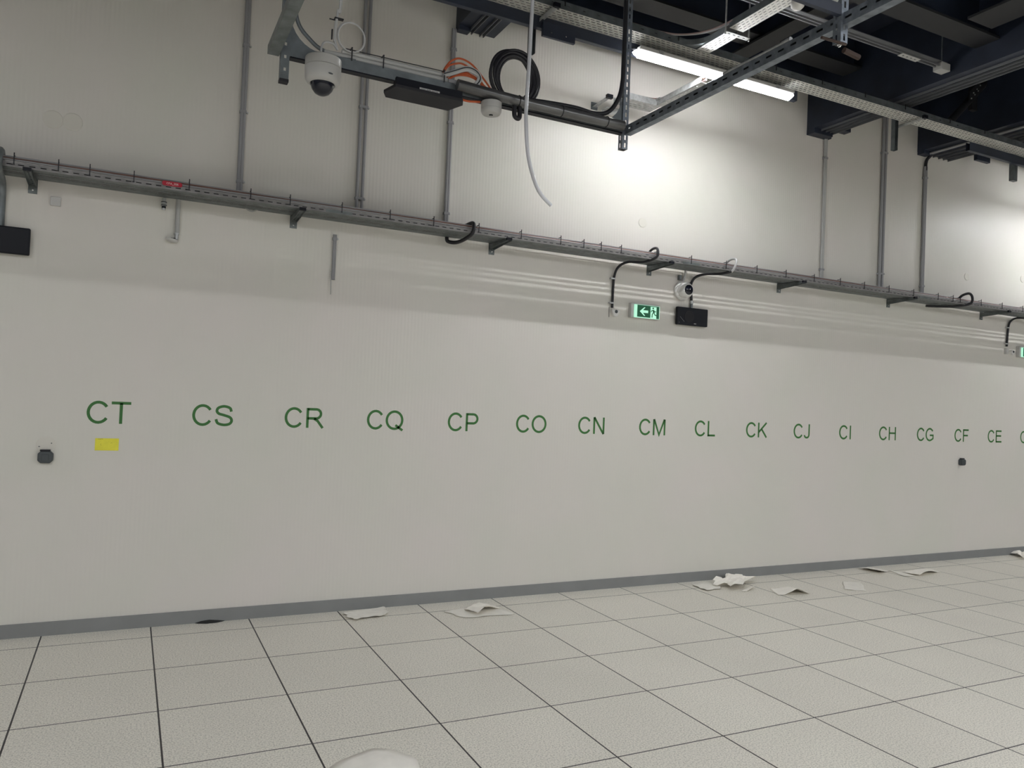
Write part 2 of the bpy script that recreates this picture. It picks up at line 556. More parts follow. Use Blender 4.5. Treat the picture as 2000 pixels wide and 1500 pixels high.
# ------------------------------------------------------------------ wall cable tray
TX0, TX1 = -1.4, 12.5
tray = thing('cable_tray', 'long galvanised slotted cable tray on brackets along the white wall', 'cable tray', (0, 0, 2.75))
t_ = 0.0015
seg = 3.0
x = TX0
mb = MB()
mb.slotplate((TX0, -0.03, 2.75), (1, 0, 0), (0, -1, 0), (0, 0, t_), TX1 - TX0, 0.24,
             [(0.087, 0.010), (0.107, 0.010), (0.128, 0.012), (0.174, 0.008)], 0.047, 0.053)
mb.build('tray_floor', M['galv'], tray)
MB().slotplate((TX0, -0.27, 2.75), (1, 0, 0), (0, 0, 1), (0, -t_, 0), TX1 - TX0, 0.031, [(0.015, 0.006)], 0.030, 0.055).build('side_rail', M['railm'], tray)
MB().slotplate((TX0, -0.03, 2.75), (1, 0, 0), (0, 0, 1), (0, t_, 0), TX1 - TX0, 0.028, [(0.016, 0.007)], 0.047, 0.053).build('side_rail', M['galv'], tray)
jn = 0
for jx in (0.62 - 1.5, 1.62, 4.62, 7.62, 10.62):   # splice plates joining the lengths
    MB().box(jx - 0.09, jx + 0.09, -0.2745, -0.2715, 2.753, 2.772).build('splice_plate', M['galv'], tray)
for bx in (-0.17, 1.37, 2.88, 4.38, 5.89, 7.42, 8.96, 10.47):
    b = MB().box(bx - 0.024, bx + 0.024, -0.006, 0, 2.668, 2.80).build('bracket', M['galv'], tray, bevel=0.001)
    a = MB()
    a.slotplate((bx - 0.020, -0.006, 2.7215), (0, -1, 0.055), (1, 0, 0), (0, 0, 0.003), 0.31, 0.040, [(0.02, 0.008)], 0.022, 0.038)
    a.prism([(0.0, 0.0), (0.31, 0.020), (0.31, 0.040), (0.0, 0.040)], (bx - 0.020, -0.006, 2.705), (0, -1, 0), (0, 0, 1), (0.002, 0, 0))
    a.prism([(0.0, 0.0), (0.31, 0.020), (0.31, 0.040), (0.0, 0.040)], (bx + 0.018, -0.006, 2.705), (0, -1, 0), (0, 0, 1), (0.002, 0, 0))
    a.build('bracket_arm', M['galv'], b)
    MB().box(bx - 0.021, bx + 0.021, -0.322, -0.305, 2.728, 2.748).build('end_plug', M['blackp'], b)
    MB().lathe([(0.006, 0), (0.006, 0.004), (0.003, 0.006)], (bx, -0.006, 2.69), (0, -1, 0), 10).build('bolt', M['screw'], b)
# cables lying in it
tie_x = [-0.24, -0.021, 0.139, 0.373, 0.682, 1.047, 1.295, 1.638, 1.975, 2.297, 2.649, 2.999, 3.342, 3.551, 3.713, 3.904, 4.254, 4.617, 4.998, 5.351, 5.702, 6.056, 6.399, 6.729, 7.079, 7.444, 7.825, 8.063, 8.18, 8.532, 8.898, 9.27, 9.62, 9.97]
cab = thing('tray_cable', 'run of copper and grey cables lying along the wall cable tray', 'cable', (0, 0, 2.76))
for k, (y, z, r, m) in enumerate([(-0.252, 2.7985, 0.0085, 'copper'), (-0.262, 2.791, 0.006, 'tube'), (-0.085, 2.762, 0.009, 'copper'), (-0.103, 2.764, 0.010, 'pink'),
                                  (-0.092, 2.781, 0.009, 'copper'), (-0.107, 2.793, 0.008, 'tube'), (-0.090, 2.800, 0.009, 'copper'), (-0.246, 2.811, 0.0055, 'tube'), (-0.2585, 2.7645, 0.008, 'black')]):  # the black one is added behind the front rail slots to darken them
    pth = []
    n = 90
    for i in range(n + 1):
        x = TX0 + (TX1 - TX0) * i / n
        pth.append((x, y + 0.002 * math.sin(x * 2.1 + k), z + 0.0015 * math.sin(x * 3.3 + k * 2)))
    MB().tube(pth, r, 8).build('cable', M[m], cab, smooth=True)
tie0 = None
for i, x in enumerate(tie_x):
    if tie0 is None:
        tie0 = MB().box(-0.0025, 0.0025, -0.276, -0.2718, 2.762, 2.832).box(-0.0025, 0.0025, -0.276, -0.238, 2.816, 2.820).box(-0.008, 0.004, -0.277, -0.2718, 2.762, 2.767)
        tie0 = tie0.build('cable_tie', M['black'], tray)
        o = tie0
    else:
        o = tie0.copy()
        COL.objects.link(o)
    o.location = (x, 0, 0)
    o.rotation_euler = (0, 0, 0)
# red tag
t = thing('cable_tag', 'red rounded tag with pale lettering on the cable tray rail', 'tag', (0.585, -0.275, 2.785))
rr = [(math.cos(a) * 0.016 * 0.75 + (0.045 if math.cos(a) >= 0 else -0.045), math.sin(a) * 0.014) for a in [2 * PI * k / 24 for k in range(24)]]
MB().prism(rr, (0.585, -0.2755, 2.785), (1, 0, 0), (0, 0, 1), (0, -0.003, 0)).build('tag_plate', M['red'], t)
mb = MB()
xx = 0.552
for ch in 'CFA_206':
    g = glyph(ch, xx, 2.7795, 0.0115, y=-0.2787, th=0.0005, wd=0.15)
    mb.add(g.v, g.f)
    xx += GL[ch][0] * 0.0115
mb.build('tag_text', M['tagtext'], t)

# ------------------------------------------------------------------ wall conduits
def conduits(xs, z0, z1, r, label, m='tube', clips=(), group=None, y=None):
    x = sum(xs) / len(xs)
    t = thing('wall_conduit', label, 'conduit', (x, 0, z0), group)
    yy = -(r + 0.008) if y is None else y
    for q in xs:
        MB().tube([(q, yy, z0), (q, yy, z1)], r, 14).build('pipe', M[m], t, smooth=True)
    for cz in clips:
        w2 = (max(xs) - min(xs)) / 2 + r + 0.002
        MB().box(x - w2, x + w2, yy - r - 0.002, 0, cz - 0.009, cz + 0.009).build('clip', M['tube'], t)
        MB().lathe([(0.006, 0), (0.006, 0.012)], (x + w2 + 0.008, 0, cz + 0.002), (0, -1, 0), 10).build('clip_screw', M['galvl'], t)
    return t
G1 = 'grey conduits rising from the wall tray'
conduits([0.996, 1.012], 2.86, CZ, 0.0115, 'twin grey conduit on the left wall, first one left of the dome camera', clips=(2.93, 3.40, 3.85), group=G1)
conduits([1.800, 1.838], 2.86, CZ, 0.0115, 'pair of spaced grey conduits rising behind the hanging frame beam', clips=(2.94, 3.6), group=G1)
conduits([2.478, 2.494], 2.86, 4.335, 0.0115, 'grey conduit running up the wall to the striped dark beam at the left', clips=(2.93, 3.62, 4.18), group=G1)
conduits([6.42, 6.437], 2.86, 4.24, 0.0115, 'pale grey conduit on the wall below the dark beam bracket', m='tubel', clips=(2.95, 4.05), group=G1)
conduits([7.248, 7.288], 2.86, CZ, 0.0145, 'pair of thick grey conduits between the two right-hand dark beams', clips=(3.0, 4.25), group=G1)
conduits([7.905, 7.928], 2.86, 4.22, 0.0125, 'grey conduit ending in a black cable bend at the right-hand dark beam', clips=(2.94, 4.1), group=G1)
tag(MB().tube(spline([(7.917, -0.02, 4.18), (7.917, -0.02, 4.25), (7.925, -0.03, 4.30), (7.96, -0.05, 4.345)], 6), 0.017, 10).build('cable_bend', M['black'], smooth=True),
    'short black cable bending from the conduit top into the right-hand dark beam', 'cable')
conduits([1.653, 1.664], 2.34, 2.66, 0.008, 'short grey conduit hanging on the wall beneath the tray', clips=(2.63,))
tag(MB().tube(spline([(1.640, -0.02, 2.40), (1.644, -0.02, 2.30), (1.646, -0.018, 2.235)], 6), 0.003, 6).build('cable_tail', M['tubel'], smooth=True),
    'thin loose cable tail below the short wall conduit', 'cable')
conduits([0.636], 2.53, 2.79, 0.014, 'short grey conduit dropping to a small white domed fitting at the left', m='tubel')
t = thing('sensor', 'white half-round detector under the short conduit near the red tag', 'detector', (0.63, 0, 2.48))
MB().lathe([(0.0, -0.016), (0.025, -0.013), (0.036, -0.004), (0.038, 0.004), (0.02, 0.008)], (0.607, -0.03, 2.485), (0.2, 0, 1), 26).build('dome', M['whited'], t, smooth=True)
MB().lathe([(0.012, 0), (0.012, 0.03), (0.016, 0.03), (0.016, 0.04), (0.011, 0.044), (0.011, 0.055)], (0.634, -0.024, 2.492), (0, 0, 1), 16).build('gland', M['galvl'], t, smooth=True)
MB().box(0.600, 0.628, -0.062, -0.05, 2.489, 2.493).build('vent_slot', M['charc'], t)
t = thing('pipe_coupling', 'stubby chrome and black coupling hanging under the tray below the red tag', 'coupling', (0.55, -0.03, 2.66))
MB().lathe([(0.012, 0.0), (0.012, 0.025), (0.016, 0.027), (0.016, 0.05), (0.012, 0.052), (0.012, 0.075)], (0.551, -0.03, 2.67), (0, 0, 1), 16).build('body', M['galvl'], t, smooth=True)
MB().lathe([(0.0125, 0.0), (0.0125, 0.014)], (0.551, -0.03, 2.68), (0, 0, 1), 16).lathe([(0.0175, 0), (0.0175, 0.004)], (0.551, -0.03, 2.697), (0, 0, 1), 16).lathe([(0.0175, 0), (0.0175, 0.004)], (0.551, -0.03, 2.718), (0, 0, 1), 16).build('ring', M['blackp'], t)
MB().tube([(0.551, -0.03, 2.74), (0.553, -0.035, 2.79)], 0.006, 8).build('stem', M['tube'], t)

# dark pipe at the left edge
t = thing('wall_pipe', 'dark grey pipe curving over the wall tray at the left edge', 'pipe', (-0.33, -0.2, 2.42))
MB().tube(spline([(-0.322, -0.02, 2.44), (-0.322, -0.02, 2.60), (-0.32, -0.06, 2.70), (-0.318, -0.20, 2.735), (-0.310, -0.30, 2.74), (-0.308, -0.315, 2.79), (-0.308, -0.28, 2.832), (-0.315, -0.18, 2.835), (-0.33, -0.1, 2.79)], 8), 0.021, 12).build('pipe_body', M['galvd'], t, smooth=True)

# black loops of hose over the tray
def loop(pts, r, m, label, name='cable_loop'):
    return tag(MB().tube(spline(pts, 8), r, 12).build(name, M[m], smooth=True), label, 'cable')
loop([(2.50, -0.03, 2.84), (2.495, -0.03, 2.74), (2.51, -0.04, 2.715), (2.545, -0.10, 2.705), (2.57, -0.19, 2.715), (2.59, -0.29, 2.745), (2.60, -0.295, 2.80), (2.60, -0.26, 2.828), (2.58, -0.17, 2.82)], 0.014, 'black',
     'thick black cable looped over the wall tray left of the tray middle')
loop([(4.255, -0.12, 2.80), (4.26, -0.2, 2.85), (4.25, -0.285, 2.84), (4.235, -0.30, 2.77), (4.17, -0.22, 2.732), (4.08, -0.12, 2.735), (4.035, -0.05, 2.70), (4.015, -0.022, 2.63), (4.01, -0.016, 2.52), (4.008, -0.016, 2.355)], 0.0105, 'black',
     'black cable from the tray down to the small white detector left of the exit sign')
tag(MB().tube(spline([(3.985, -0.006, 2.36), (3.983, -0.008, 2.32), (3.985, -0.008, 2.275)], 5), 0.0022, 6).build('cable_tail', M['black']), 'thin black wire end hanging left of the small white detector', 'cable')
loop([(5.10, -0.10, 2.80), (5.10, -0.2, 2.86), (5.09, -0.29, 2.85), (5.07, -0.30, 2.78), (5.06, -0.27, 2.74)], 0.010, 'wcable',
     'pale grey cable hooped over the tray above the black wall display')
loop([(5.06, -0.275, 2.745), (5.0, -0.2, 2.728), (4.92, -0.10, 2.728), (4.865, -0.04, 2.705), (4.835, -0.022, 2.66), (4.825, -0.018, 2.60), (4.84, -0.018, 2.50), (4.842, -0.018, 2.41)], 0.0115, 'black',
     'black cable curving from the tray behind the turret camera')
loop([(8.28, -0.16, 2.79), (8.27, -0.23, 2.85), (8.30, -0.29, 2.87), (8.33, -0.305, 2.83), (8.31, -0.30, 2.765), (8.22, -0.22, 2.735), (8.10, -0.10, 2.732), (7.99, -0.02, 2.735)], 0.013, 'black',
     'black cable hook looped over the tray near the right-hand conduit')
loop([(9.95, -0.14, 2.742), (9.75, -0.06, 2.745), (9.58, -0.03, 2.738), (9.49, -0.022, 2.705), (9.45, -0.018, 2.655), (9.435, -0.016, 2.55), (9.425, -0.016, 2.40)], 0.0115, 'black',
     'black cable from the tray down to the detector near the right edge')
loop([(1.02, -0.06, 2.80), (1.035, -0.05, 2.765), (1.06, -0.045, 2.745), (1.085, -0.045, 2.738), (1.11, -0.045, 2.746), (1.135, -0.05, 2.765), (1.15, -0.06, 2.80)], 0.006, 'tubel',
     'pale grey cable loop sagging under the tray at the left')
# cable clips
for i, (x, z, lb) in enumerate([(4.005, 2.60, 'upper metal clip on the black cable left of the exit sign'), (4.0, 2.395, 'lower metal clip on the black cable left of the exit sign'),
                  (9.43, 2.615, 'upper clip on the black cable near the right edge'), (9.42, 2.43, 'lower clip on the black cable near the right edge')]):
    tag(MB().box(x - 0.026, x + 0.016, -0.030, 0, z - 0.006, z + 0.006).build('cable_clip', M['galvl'], bevel=0.001), lb, 'clip', 'clips holding black cables')

# ------------------------------------------------------------------ detectors, camera, signs, displays
def detector(x, z, r, label):
    t = thing('wall_detector', label, 'detector', (x, 0, z))
    prof = [(-r, 0.55 * r), (-0.9 * r, 0.6 * r), (0.9 * r, 0.6 * r), (r, 0.55 * r), (0.93 * r, 0.1 * r), (0.6 * r, -0.55 * r), (0.2 * r, -0.9 * r), (-0.2 * r, -0.9 * r), (-0.6 * r, -0.55 * r), (-0.93 * r, 0.1 * r)]
    MB().prism(prof, (x, 0, z), (1, 0, 0), (0, 0, 1), (0, -0.034, 0)).build('housing', M['white'], t, bevel=0.007)
    MB().lathe([(r * 0.33, 0), (r * 0.36, 0.004), (r * 0.22, 0.006)], (x, -0.033, z + 0.15 * r), (0, -1, 0), 20).build('lens', M['grey'], t)
    return t
detector(4.038, 2.318, 0.040, 'small white wall detector with grey eye, left of the exit sign in full view')
detector(9.525, 2.338, 0.036, 'small white wall detector near the right edge beside the cropped exit sign')
tag(MB().box(9.40, 9.445, -0.03, 0, 2.31, 2.375).build('junction_box', M['whited'], bevel=0.004), 'small pale box below the black cable near the right edge', 'junction box')

def exit_sign(x0, label):
    z0, z1, W = 2.292, 2.402, 0.262
    t = thing('exit_sign', label, 'exit sign', (x0 + W / 2, 0, z0))
    MB().box(x0 - 0.03, x0 + W + 0.005, -0.042, 0, z0 - 0.002, z1 + 0.012).build('housing', M['whited'], t, bevel=0.004)
    MB().box(x0, x0 + W, -0.05, -0.042, z0, z1).build('light_panel', M['ewhite'], t)
    y = -0.0502
    MB().box(x0 + 0.028, x0 + 0.165, y - 0.001, y, z0 + 0.006, z1 - 0.002).build('green_field', M['egreen'], t)
    MB().box(x0 + 0.228, x0 + W - 0.006, y - 0.001, y, z0 + 0.002, z1 - 0.002).box(x0 + 0.165, x0 + 0.228, y - 0.001, y, z1 - 0.008, z1 - 0.002).build('door_symbol', M['egreen'], t)
    ar = [(-0.045, 0), (0.0, 0.036), (0.012, 0.036), (-0.012, 0.011), (0.042, 0.011), (0.042, -0.011), (-0.012, -0.011), (0.012, -0.036), (0.0, -0.036)]
    MB().prism(ar, (x0 + 0.098, y - 0.0012, z0 + 0.055), (1, 0, 0), (0, 0, 1), (0, -0.0008, 0)).build('arrow', M['ewhite'], t)
    mb = MB()
    cx, cz = x0 + 0.196, z0 + 0.05
    pl = lambda a, b: Vector((cx + a, y - 0.0006, cz + b))
    th = Vector((0, -0.0012, 0))
    mb.lathe([(0.008, 0), (0.008, 0.001)], (cx - 0.004, y - 0.0006, cz + 0.040), (0, -1, 0), 14)
    stroke(mb, [(-0.002, 0.026), (0.004, 0.004)], 0.017, pl, th)
    stroke(mb, [(0.0, 0.024), (-0.018, 0.020), (-0.026, 0.006)], 0.0065, pl, th)
    stroke(mb, [(0.002, 0.022), (0.016, 0.010), (0.026, 0.016)], 0.0065, pl, th)
    stroke(mb, [(0.002, 0.004), (-0.012, -0.012), (-0.014, -0.040)], 0.008, pl, th)
    stroke(mb, [(0.006, 0.004), (0.016, -0.016), (0.032, -0.020)], 0.008, pl, th)
    mb.build('running_figure', M['egreen'], t)
    return t
exit_sign(4.212, 'lit green exit sign with left arrow, left of the black wall display')
exit_sign(9.655, 'lit green exit sign with left arrow cut off by the right edge')

def display(x0, x1, z0, z1, label, marks=True):
    t = thing('wall_display', label, 'wall unit', ((x0 + x1) / 2, 0, z0))
    MB().box(x0 + 0.02, x1 - 0.02, -0.02, 0, z0 + 0.02, z1 - 0.02).build('back_plate', M['charc'], t)
    MB().box(x0, x1, -0.052, -0.02, z0, z1).build('front_casing', M['blackp'], t, bevel=0.007)
    MB().lathe([(0.052, 0), (0.052, 0.0016), (0.049, 0.0022), (0.046, 0.0008), (0.0, 0.0008)], ((x0 + x1) / 2 - 0.04, -0.052, (z0 + z1) / 2), (0, -1, 0), 36).build('front_ring', M['charc'], t)
    if marks:
        MB().box(x0 + 0.185, x0 + 0.208, -0.0535, -0.052, z0 + 0.016, z0 + 0.020).build('small_badge', M['whited'], t)
        MB().obox((x0 + 0.028, -0.0528, z0 + 0.070), (0.048, 0, -0.042), (0.0012, 0, 0.0014), (0, -0.001, 0)).build('scratch', M['tube'], t)
        MB().box(x0 + 0.018, x0 + 0.023, -0.0535, -0.052, z0 + 0.018, z0 + 0.022).build('indicator_light', M['screw'], t)
    return t
display(4.665, 5.005, 2.268, 2.425, 'black glossy wall unit right of the exit sign, under the turret camera')
display(-0.50, -0.165, 2.287, 2.448, 'black wall unit cut off by the left edge below the cable tray', False)
t = thing('wall_conduit', 'short metal pipe and coupling joining the turret camera area to the black wall unit', 'conduit', (4.84, 0, 2.42))
MB().tube([(4.842, -0.018, 2.415), (4.842, -0.018, 2.47)], 0.013, 12).build('pipe', M['galvd'], t, smooth=True)
MB().tube([(4.842, -0.018, 2.465), (4.842, -0.018, 2.492)], 0.016, 12).build('coupling', M['galvl'], t, smooth=True)

# turret camera on the wall
t = thing('turret_camera', 'white ball turret camera on the wall above the black display', 'camera', (4.735, 0, 2.575))
MB().lathe([(0.082, 0), (0.086, 0.012), (0.085, 0.028), (0.074, 0.040)], (4.735, 0, 2.57), (0, -1, 0), 40).build('base_ring', M['white'], t, smooth=True)
bc = Vector((4.735, -0.055, 2.572))
bm_ = MB()
prof = [(0.072 * math.sin(PI * k / 20), -0.072 * math.cos(PI * k / 20)) for k in range(21)]
ld = Vector((-0.03, -0.98, -0.03)).normalized()
prof = [(r, h) for r, h in prof if h < 0.053]
bm_.lathe(prof + [(0.047, 0.0545)], bc, ld, 36).build('ball', M['white'], t, smooth=True)
MB().lathe([(0.046, 0), (0.043, 0.006), (0.026, 0.012), (0.0, 0.0135)], bc + ld * 0.051, ld, 32).build('lens', M['glass'], t, smooth=True)
loop([(4.745, -0.03, 2.80), (4.755, -0.03, 2.735), (4.75, -0.02, 2.69), (4.735, -0.02, 2.645)], 0.009, 'wcable', 'short white cable from the tray into the turret camera')
tag(MB().box(4.69, 4.715, -0.03, 0, 2.662, 2.705).build('conduit_clip', M['galvd'], bevel=0.002), 'small grey clip on the wall just above the turret camera', 'clip')

# ------------------------------------------------------------------ upper tray, rail and lamps
up = thing('ceiling_cable_tray', 'perforated cable tray hung under the dark ceiling, above the tube light', 'cable tray', (3, -0.9, 4.17))
UX0, UX1 = -1.5, 11.5
MB().slotplate((UX0, -0.83, 4.17), (1, 0, 0), (0, -1, 0), (0, 0, 0.0015), UX1 - UX0, 0.15,
               [(0.018, 0.009), (0.046, 0.009), (0.075, 0.009), (0.104, 0.009), (0.132, 0.009)], 0.032, 0.046).build('tray_floor', M['perf'], up)
MB().slotplate((UX0, -0.98, 4.17), (1, 0, 0), (0, 0, 1), (0, -0.0015, 0), UX1 - UX0, 0.055, [(0.028, 0.007)], 0.022, 0.12).build('side_rail', M['galvd'], up)
MB().box(UX0, UX1, -0.83, -0.8285, 4.17, 4.225).build('side_rail', M['galvd'], up)
uc = thing('ceiling_tray_cable', 'brown and grey cables lying in the tray above the tube light', 'cable', (3, -0.9, 4.18))
for k, (y, z, r, m) in enumerate([(-0.968, 4.222, 0.008, 'copper'), (-0.95, 4.205, 0.010, 'tube'), (-0.86, 4.20, 0.010, 'pink')]):
    MB().tube([(UX0 + (UX1 - UX0) * i / 60, y + 0.003 * math.sin(i * 1.3 + k), z + 0.003 * math.sin(i * 0.9 + k)) for i in range(61)], r, 8).build('cable', M[m], uc, smooth=True)
for hx in [2.9, 3.38, 3.85, 4.8, 5.3, 5.8, 6.3, 6.9, 7.4]:
    MB().box(hx - 0.003, hx + 0.003, -0.986, -0.9815, 4.195, 4.24).build('cable_tie', M['black'], up)
rail = thing('lighting_rail', 'dark steel rail running just below the perforated ceiling tray', 'rail', (3, -0.82, 4.06))
for ra, rb in ((UX0, 5.19), (7.42, UX1)):
    MB().box(ra, rb, -0.829, -0.827, 4.090, 4.168).box(ra, rb, -0.827, -0.790, 4.088, 4.090).box(ra, rb, -0.792, -0.790, 4.090, 4.168).build('rail_channel', M['navy'], rail)

def hanger(x, label, plate=True, low=3.925):
    t = thing('tray_hanger', label, 'hanger', (x, -0.8, low), 'steel hangers holding the ceiling tray')
    b = MB()
    b.box(x - 0.021, x - 0.0185, -0.788, -0.748, low, CZ).box(x + 0.0185, x + 0.021, -0.788, -0.748, low, CZ).box(x - 0.0185, x + 0.0185, -0.7505, -0.748, low, CZ)
    b.build('upright', M['galvd'], t)
    a = MB()
    a.slotplate((x + 0.022, -0.73, 4.150), (0, -1, 0), (1, 0, 0), (0, 0, 0.003), 0.30, 0.040, [(0.02, 0.010)], 0.022, 0.034)
    a.box(x + 0.022, x + 0.024, -1.03, -0.73, 4.128, 4.153).build('arm', M['galvl'], t)
    MB().box(x + 0.02, x + 0.064, -1.045, -1.02, 4.14, 4.168).build('end_plug', M['blackp'], t)
    if plate:
        p = MB().box(x + 0.035, x + 0.29, -0.862, -0.838, 4.024, 4.122).build('cover_plate', M['navy'], t, bevel=0.002)
        MB().lathe([(0.005, 0), (0.005, 0.004)], (x + 0.10, -0.862, 4.055), (0, -1, 0), 10).lathe([(0.005, 0), (0.005, 0.004)], (x + 0.215, -0.862, 4.055), (0, -1, 0), 10).build('screw', M['screw'], p)
    return t
hanger(2.768, 'steel hanger with dark cover plate behind the hanging hose')
hanger(6.45, 'steel hanger without a plate between the two right-hand dark beams', False)
t = thing('tray_hanger', 'wide steel upright under the ceiling tray at the right edge', 'hanger', (8.2, -0.83, 3.936), 'steel hangers holding the ceiling tray')
MB().box(8.168, 8.24, -0.788, -0.748, 3.936, 4.17).build('upright', M['galvd'], t)
MB().box(8.168, 8.24, -0.788, -0.748, 4.17, CZ).build('upright', M['galvd'], t)

# lamps
LL, LW = 1.535, 0.068
def lamp_proto(x, y, z):
    t = thing('tube_light', 'lit white tube light below the ceiling tray, crossed by the frame beam', 'light', (x, y, z))
    x0, x1 = x - LL / 2, x + LL / 2
    sec = [(-0.5, 0.0), (-0.48, -0.35), (-0.38, -0.7), (-0.2, -0.93), (0, -1.0), (0.2, -0.93), (0.38, -0.7), (0.48, -0.35), (0.5, 0.0)]
    vs, fs = [], []
    cols = [(0.0, 0.35), (0.012, 0.72), (0.035, 0.95), (0.07, 1.0), (LL - 0.07, 1.0), (LL - 0.035, 0.95), (LL - 0.012, 0.72), (LL, 0.35)]
    for cx, sc in cols:
        for a, b in sec:
            vs.append((x0 + cx, y + a * LW * (0.6 + 0.4 * sc), z + b * 0.038 * sc))
    k = len(sec)
    for i in range(len(cols) - 1):
        for j in range(k - 1):
            fs.append((i * k + j, (i + 1) * k + j, (i + 1) * k + j + 1, i * k + j + 1))
    fs.append(tuple(range(k)))
    fs.append(tuple((len(cols) - 1) * k + j for j in range(k - 1, -1, -1)))
    MB().add(vs, fs).build('diffuser', M['led'], t, smooth=True)
    MB().box(x0 + 0.03, x1 - 0.03, y - 0.010, y + 0.010, z - 0.041, z - 0.0385).build('light_strip', M['strip'], t)
    MB().box(x0 + 0.02, x1 - 0.02, y - 0.052, y + 0.046, z + 0.0005, z + 0.026).build('housing', M['whited'], t, bevel=0.004)
    MB().box(x0 + 0.18, x0 + 0.22, y - 0.054, y + 0.048, z - 0.002, z + 0.028).build('clip', M['galvl'], t)
    MB().box(x1 - 0.22, x1 - 0.18, y - 0.054, y + 0.048, z - 0.002, z + 0.028).build('clip', M['galvl'], t)
    MB().tube([(x0 + 0.02, y, z + 0.014), (x0 - 0.035, y, z + 0.014)], 0.009, 10).build('cable_gland', M['blackp'], t)
    return t
LZ = 4.086
lamp = lamp_proto(4.305, -0.882, LZ)
G2 = 'tube lights of this row outside the photo'
for (lx, ly) in [(-3.4, -0.882), (10.15, -0.882), (15.8, -0.882)]:
    c = copy_tree(lamp, None, (lx - 4.305, ly + 0.882, 0))
    c['label'] = 'lit tube light further along the wall row, outside the photo'
    c['group'] = G2
# fill rows added unseen further into the hall, flat-faced to light the lower wall
fl = thing('fill_batten_light', 'flat-faced fill batten light added in the middle of the hall, outside the photo', 'light', (4.37, -5.9, LZ), 'added fill battens over the hall outside the photo')
MB().box(4.37 - 0.765, 4.37 + 0.765, -5.9 - 0.05, -5.9 + 0.05, LZ - 0.002, LZ).build('diffuser', M['batten'], fl)
MB().box(4.37 - 0.77, 4.37 + 0.77, -5.9 - 0.056, -5.9 + 0.056, LZ + 0.0005, LZ + 0.03).build('housing', M['whited'], fl)
for (lx, ly) in [(-1.5, -5.9), (10.1, -5.9)] + [(q, p_) for p_ in (-8.6, -11.3, -14.0) for q in (-4.3, 1.4, 7.2, 12.9)]:
    copy_tree(fl, None, (lx - 4.37, ly + 5.9, 0))
# rails that carry the added fill rows
for ly in (-5.9, -8.6, -11.3, -14.0):
    tag(MB().box(-6, X1 - 0.5, ly - 0.02, ly + 0.02, LZ + 0.03, LZ + 0.07).build('lighting_rail', M['galvd']), 'steel rail carrying added fill lights in another row, outside the photo', 'rail', 'rails outside the photo')

# branch tray
br = thing('branch_cable_tray', 'short perforated tray branching from the ceiling tray towards the viewer', 'cable tray', (4.08, -1.3, 4.17))
MB().slotplate((4.015, -0.99, 4.168), (0, -1, 0), (1, 0, 0), (0, 0, 0.0015), 0.29, 0.115, [(0.02, 0.006), (0.045, 0.006), (0.07, 0.006), (0.095, 0.006)], 0.026, 0.045).build('tray_floor', M['perf'], br)
MB().slotplate((4.04, -1.30, 4.205), (0, -1, 0), (1, 0, 0), (0, 0, 0.0015), 2.2, 0.125, [(0.02, 0.006), (0.048, 0.006), (0.076, 0.006), (0.104, 0.006)], 0.026, 0.040).build('tray_floor', M['perf'], br)
MB().box(4.038, 4.040, -3.5, -1.30, 4.205, 4.255).box(4.165, 4.167, -3.5, -1.30, 4.205, 4.255).build('side_rail', M['galvd'], br)
MB().box(4.013, 4.015, -1.28, -0.99, 4.168, 4.215).box(4.13, 4.132, -1.28, -0.99, 4.168, 4.215).build('side_rail', M['galvd'], br)
MB().slotplate((3.985, -1.34, 4.150), (1, 0, 0), (0, 1, 0), (0, 0, 0.003), 0.21, 0.038, [(0.019, 0.010)], 0.022, 0.045).build('cross_arm', M['galvl'], br)
MB().tube([(4.20, -1.32, 4.14), (4.20, -1.32, CZ)], 0.006, 8).tube([(3.99, -1.32, 4.14), (3.99, -1.32, CZ)], 0.006, 8).build('threaded_rod', M['galvl'], br)
MB().prism([(0.0, 0.0)] + [(0.16 * math.sin(a), 0.16 - 0.16 * math.cos(a)) for a in [PI / 2 * k / 8 for k in range(1, 9)]] + [(0.16, 0.0)], (3.85, -0.985, 4.175), (1, 0, 0), (0, -1, 0), (0, 0, 0.04)).build('corner_bend', M['galvd'], br)
bcab = thing('branch_cable', 'grey cables sweeping from the ceiling tray into the branch tray', 'cable', (4.0, -1.1, 4.2))
for k in range(3):
    o = 0.012 * k
    MB().tube(spline([(3.3, -0.955 + o, 4.225), (3.6, -0.965 + o, 4.226), (3.82, -1.0 + o * 0.5, 4.228), (3.96 + o, -1.12, 4.232), (4.035 + o, -1.30, 4.245), (4.055 + o, -1.6, 4.258), (4.06 + o, -3.4, 4.262)], 8), 0.006, 8).build('cable', M['tube' if k else 'pink'], bcab, smooth=True)

# short tray at the wall with its elbow
sh = thing('short_cable_tray', 'short bright cable tray piece with elbow behind the front post', 'cable tray', (3.95, -0.25, 4.0))
MB().slotplate((3.84, -0.17, 4.0), (1, 0, 0), (0, -1, 0), (0, 0, 0.0015), 0.36, 0.15, [(0.04, 0.007), (0.075, 0.007), (0.11, 0.007)], 0.03, 0.05).build('tray_floor', M['galvl'], sh)
MB().box(3.84, 4.20, -0.322, -0.320, 4.0, 4.05).box(3.84, 4.20, -0.172, -0.170, 4.0, 4.05).build('side_rail', M['galvl'], sh)
MB().slotplate((4.16, -0.32, 4.0), (0, -1, 0), (1, 0, 0), (0, 0, 0.0015), 0.55, 0.12, [(0.03, 0.007), (0.06, 0.007), (0.09, 0.007)], 0.03, 0.05).build('tray_floor', M['galvl'], sh)
MB().box(4.16, 4.162, -0.87, -0.32, 4.0, 4.045).box(4.278, 4.280, -0.87, -0.32, 4.0, 4.045).build('side_rail', M['galvl'], sh)
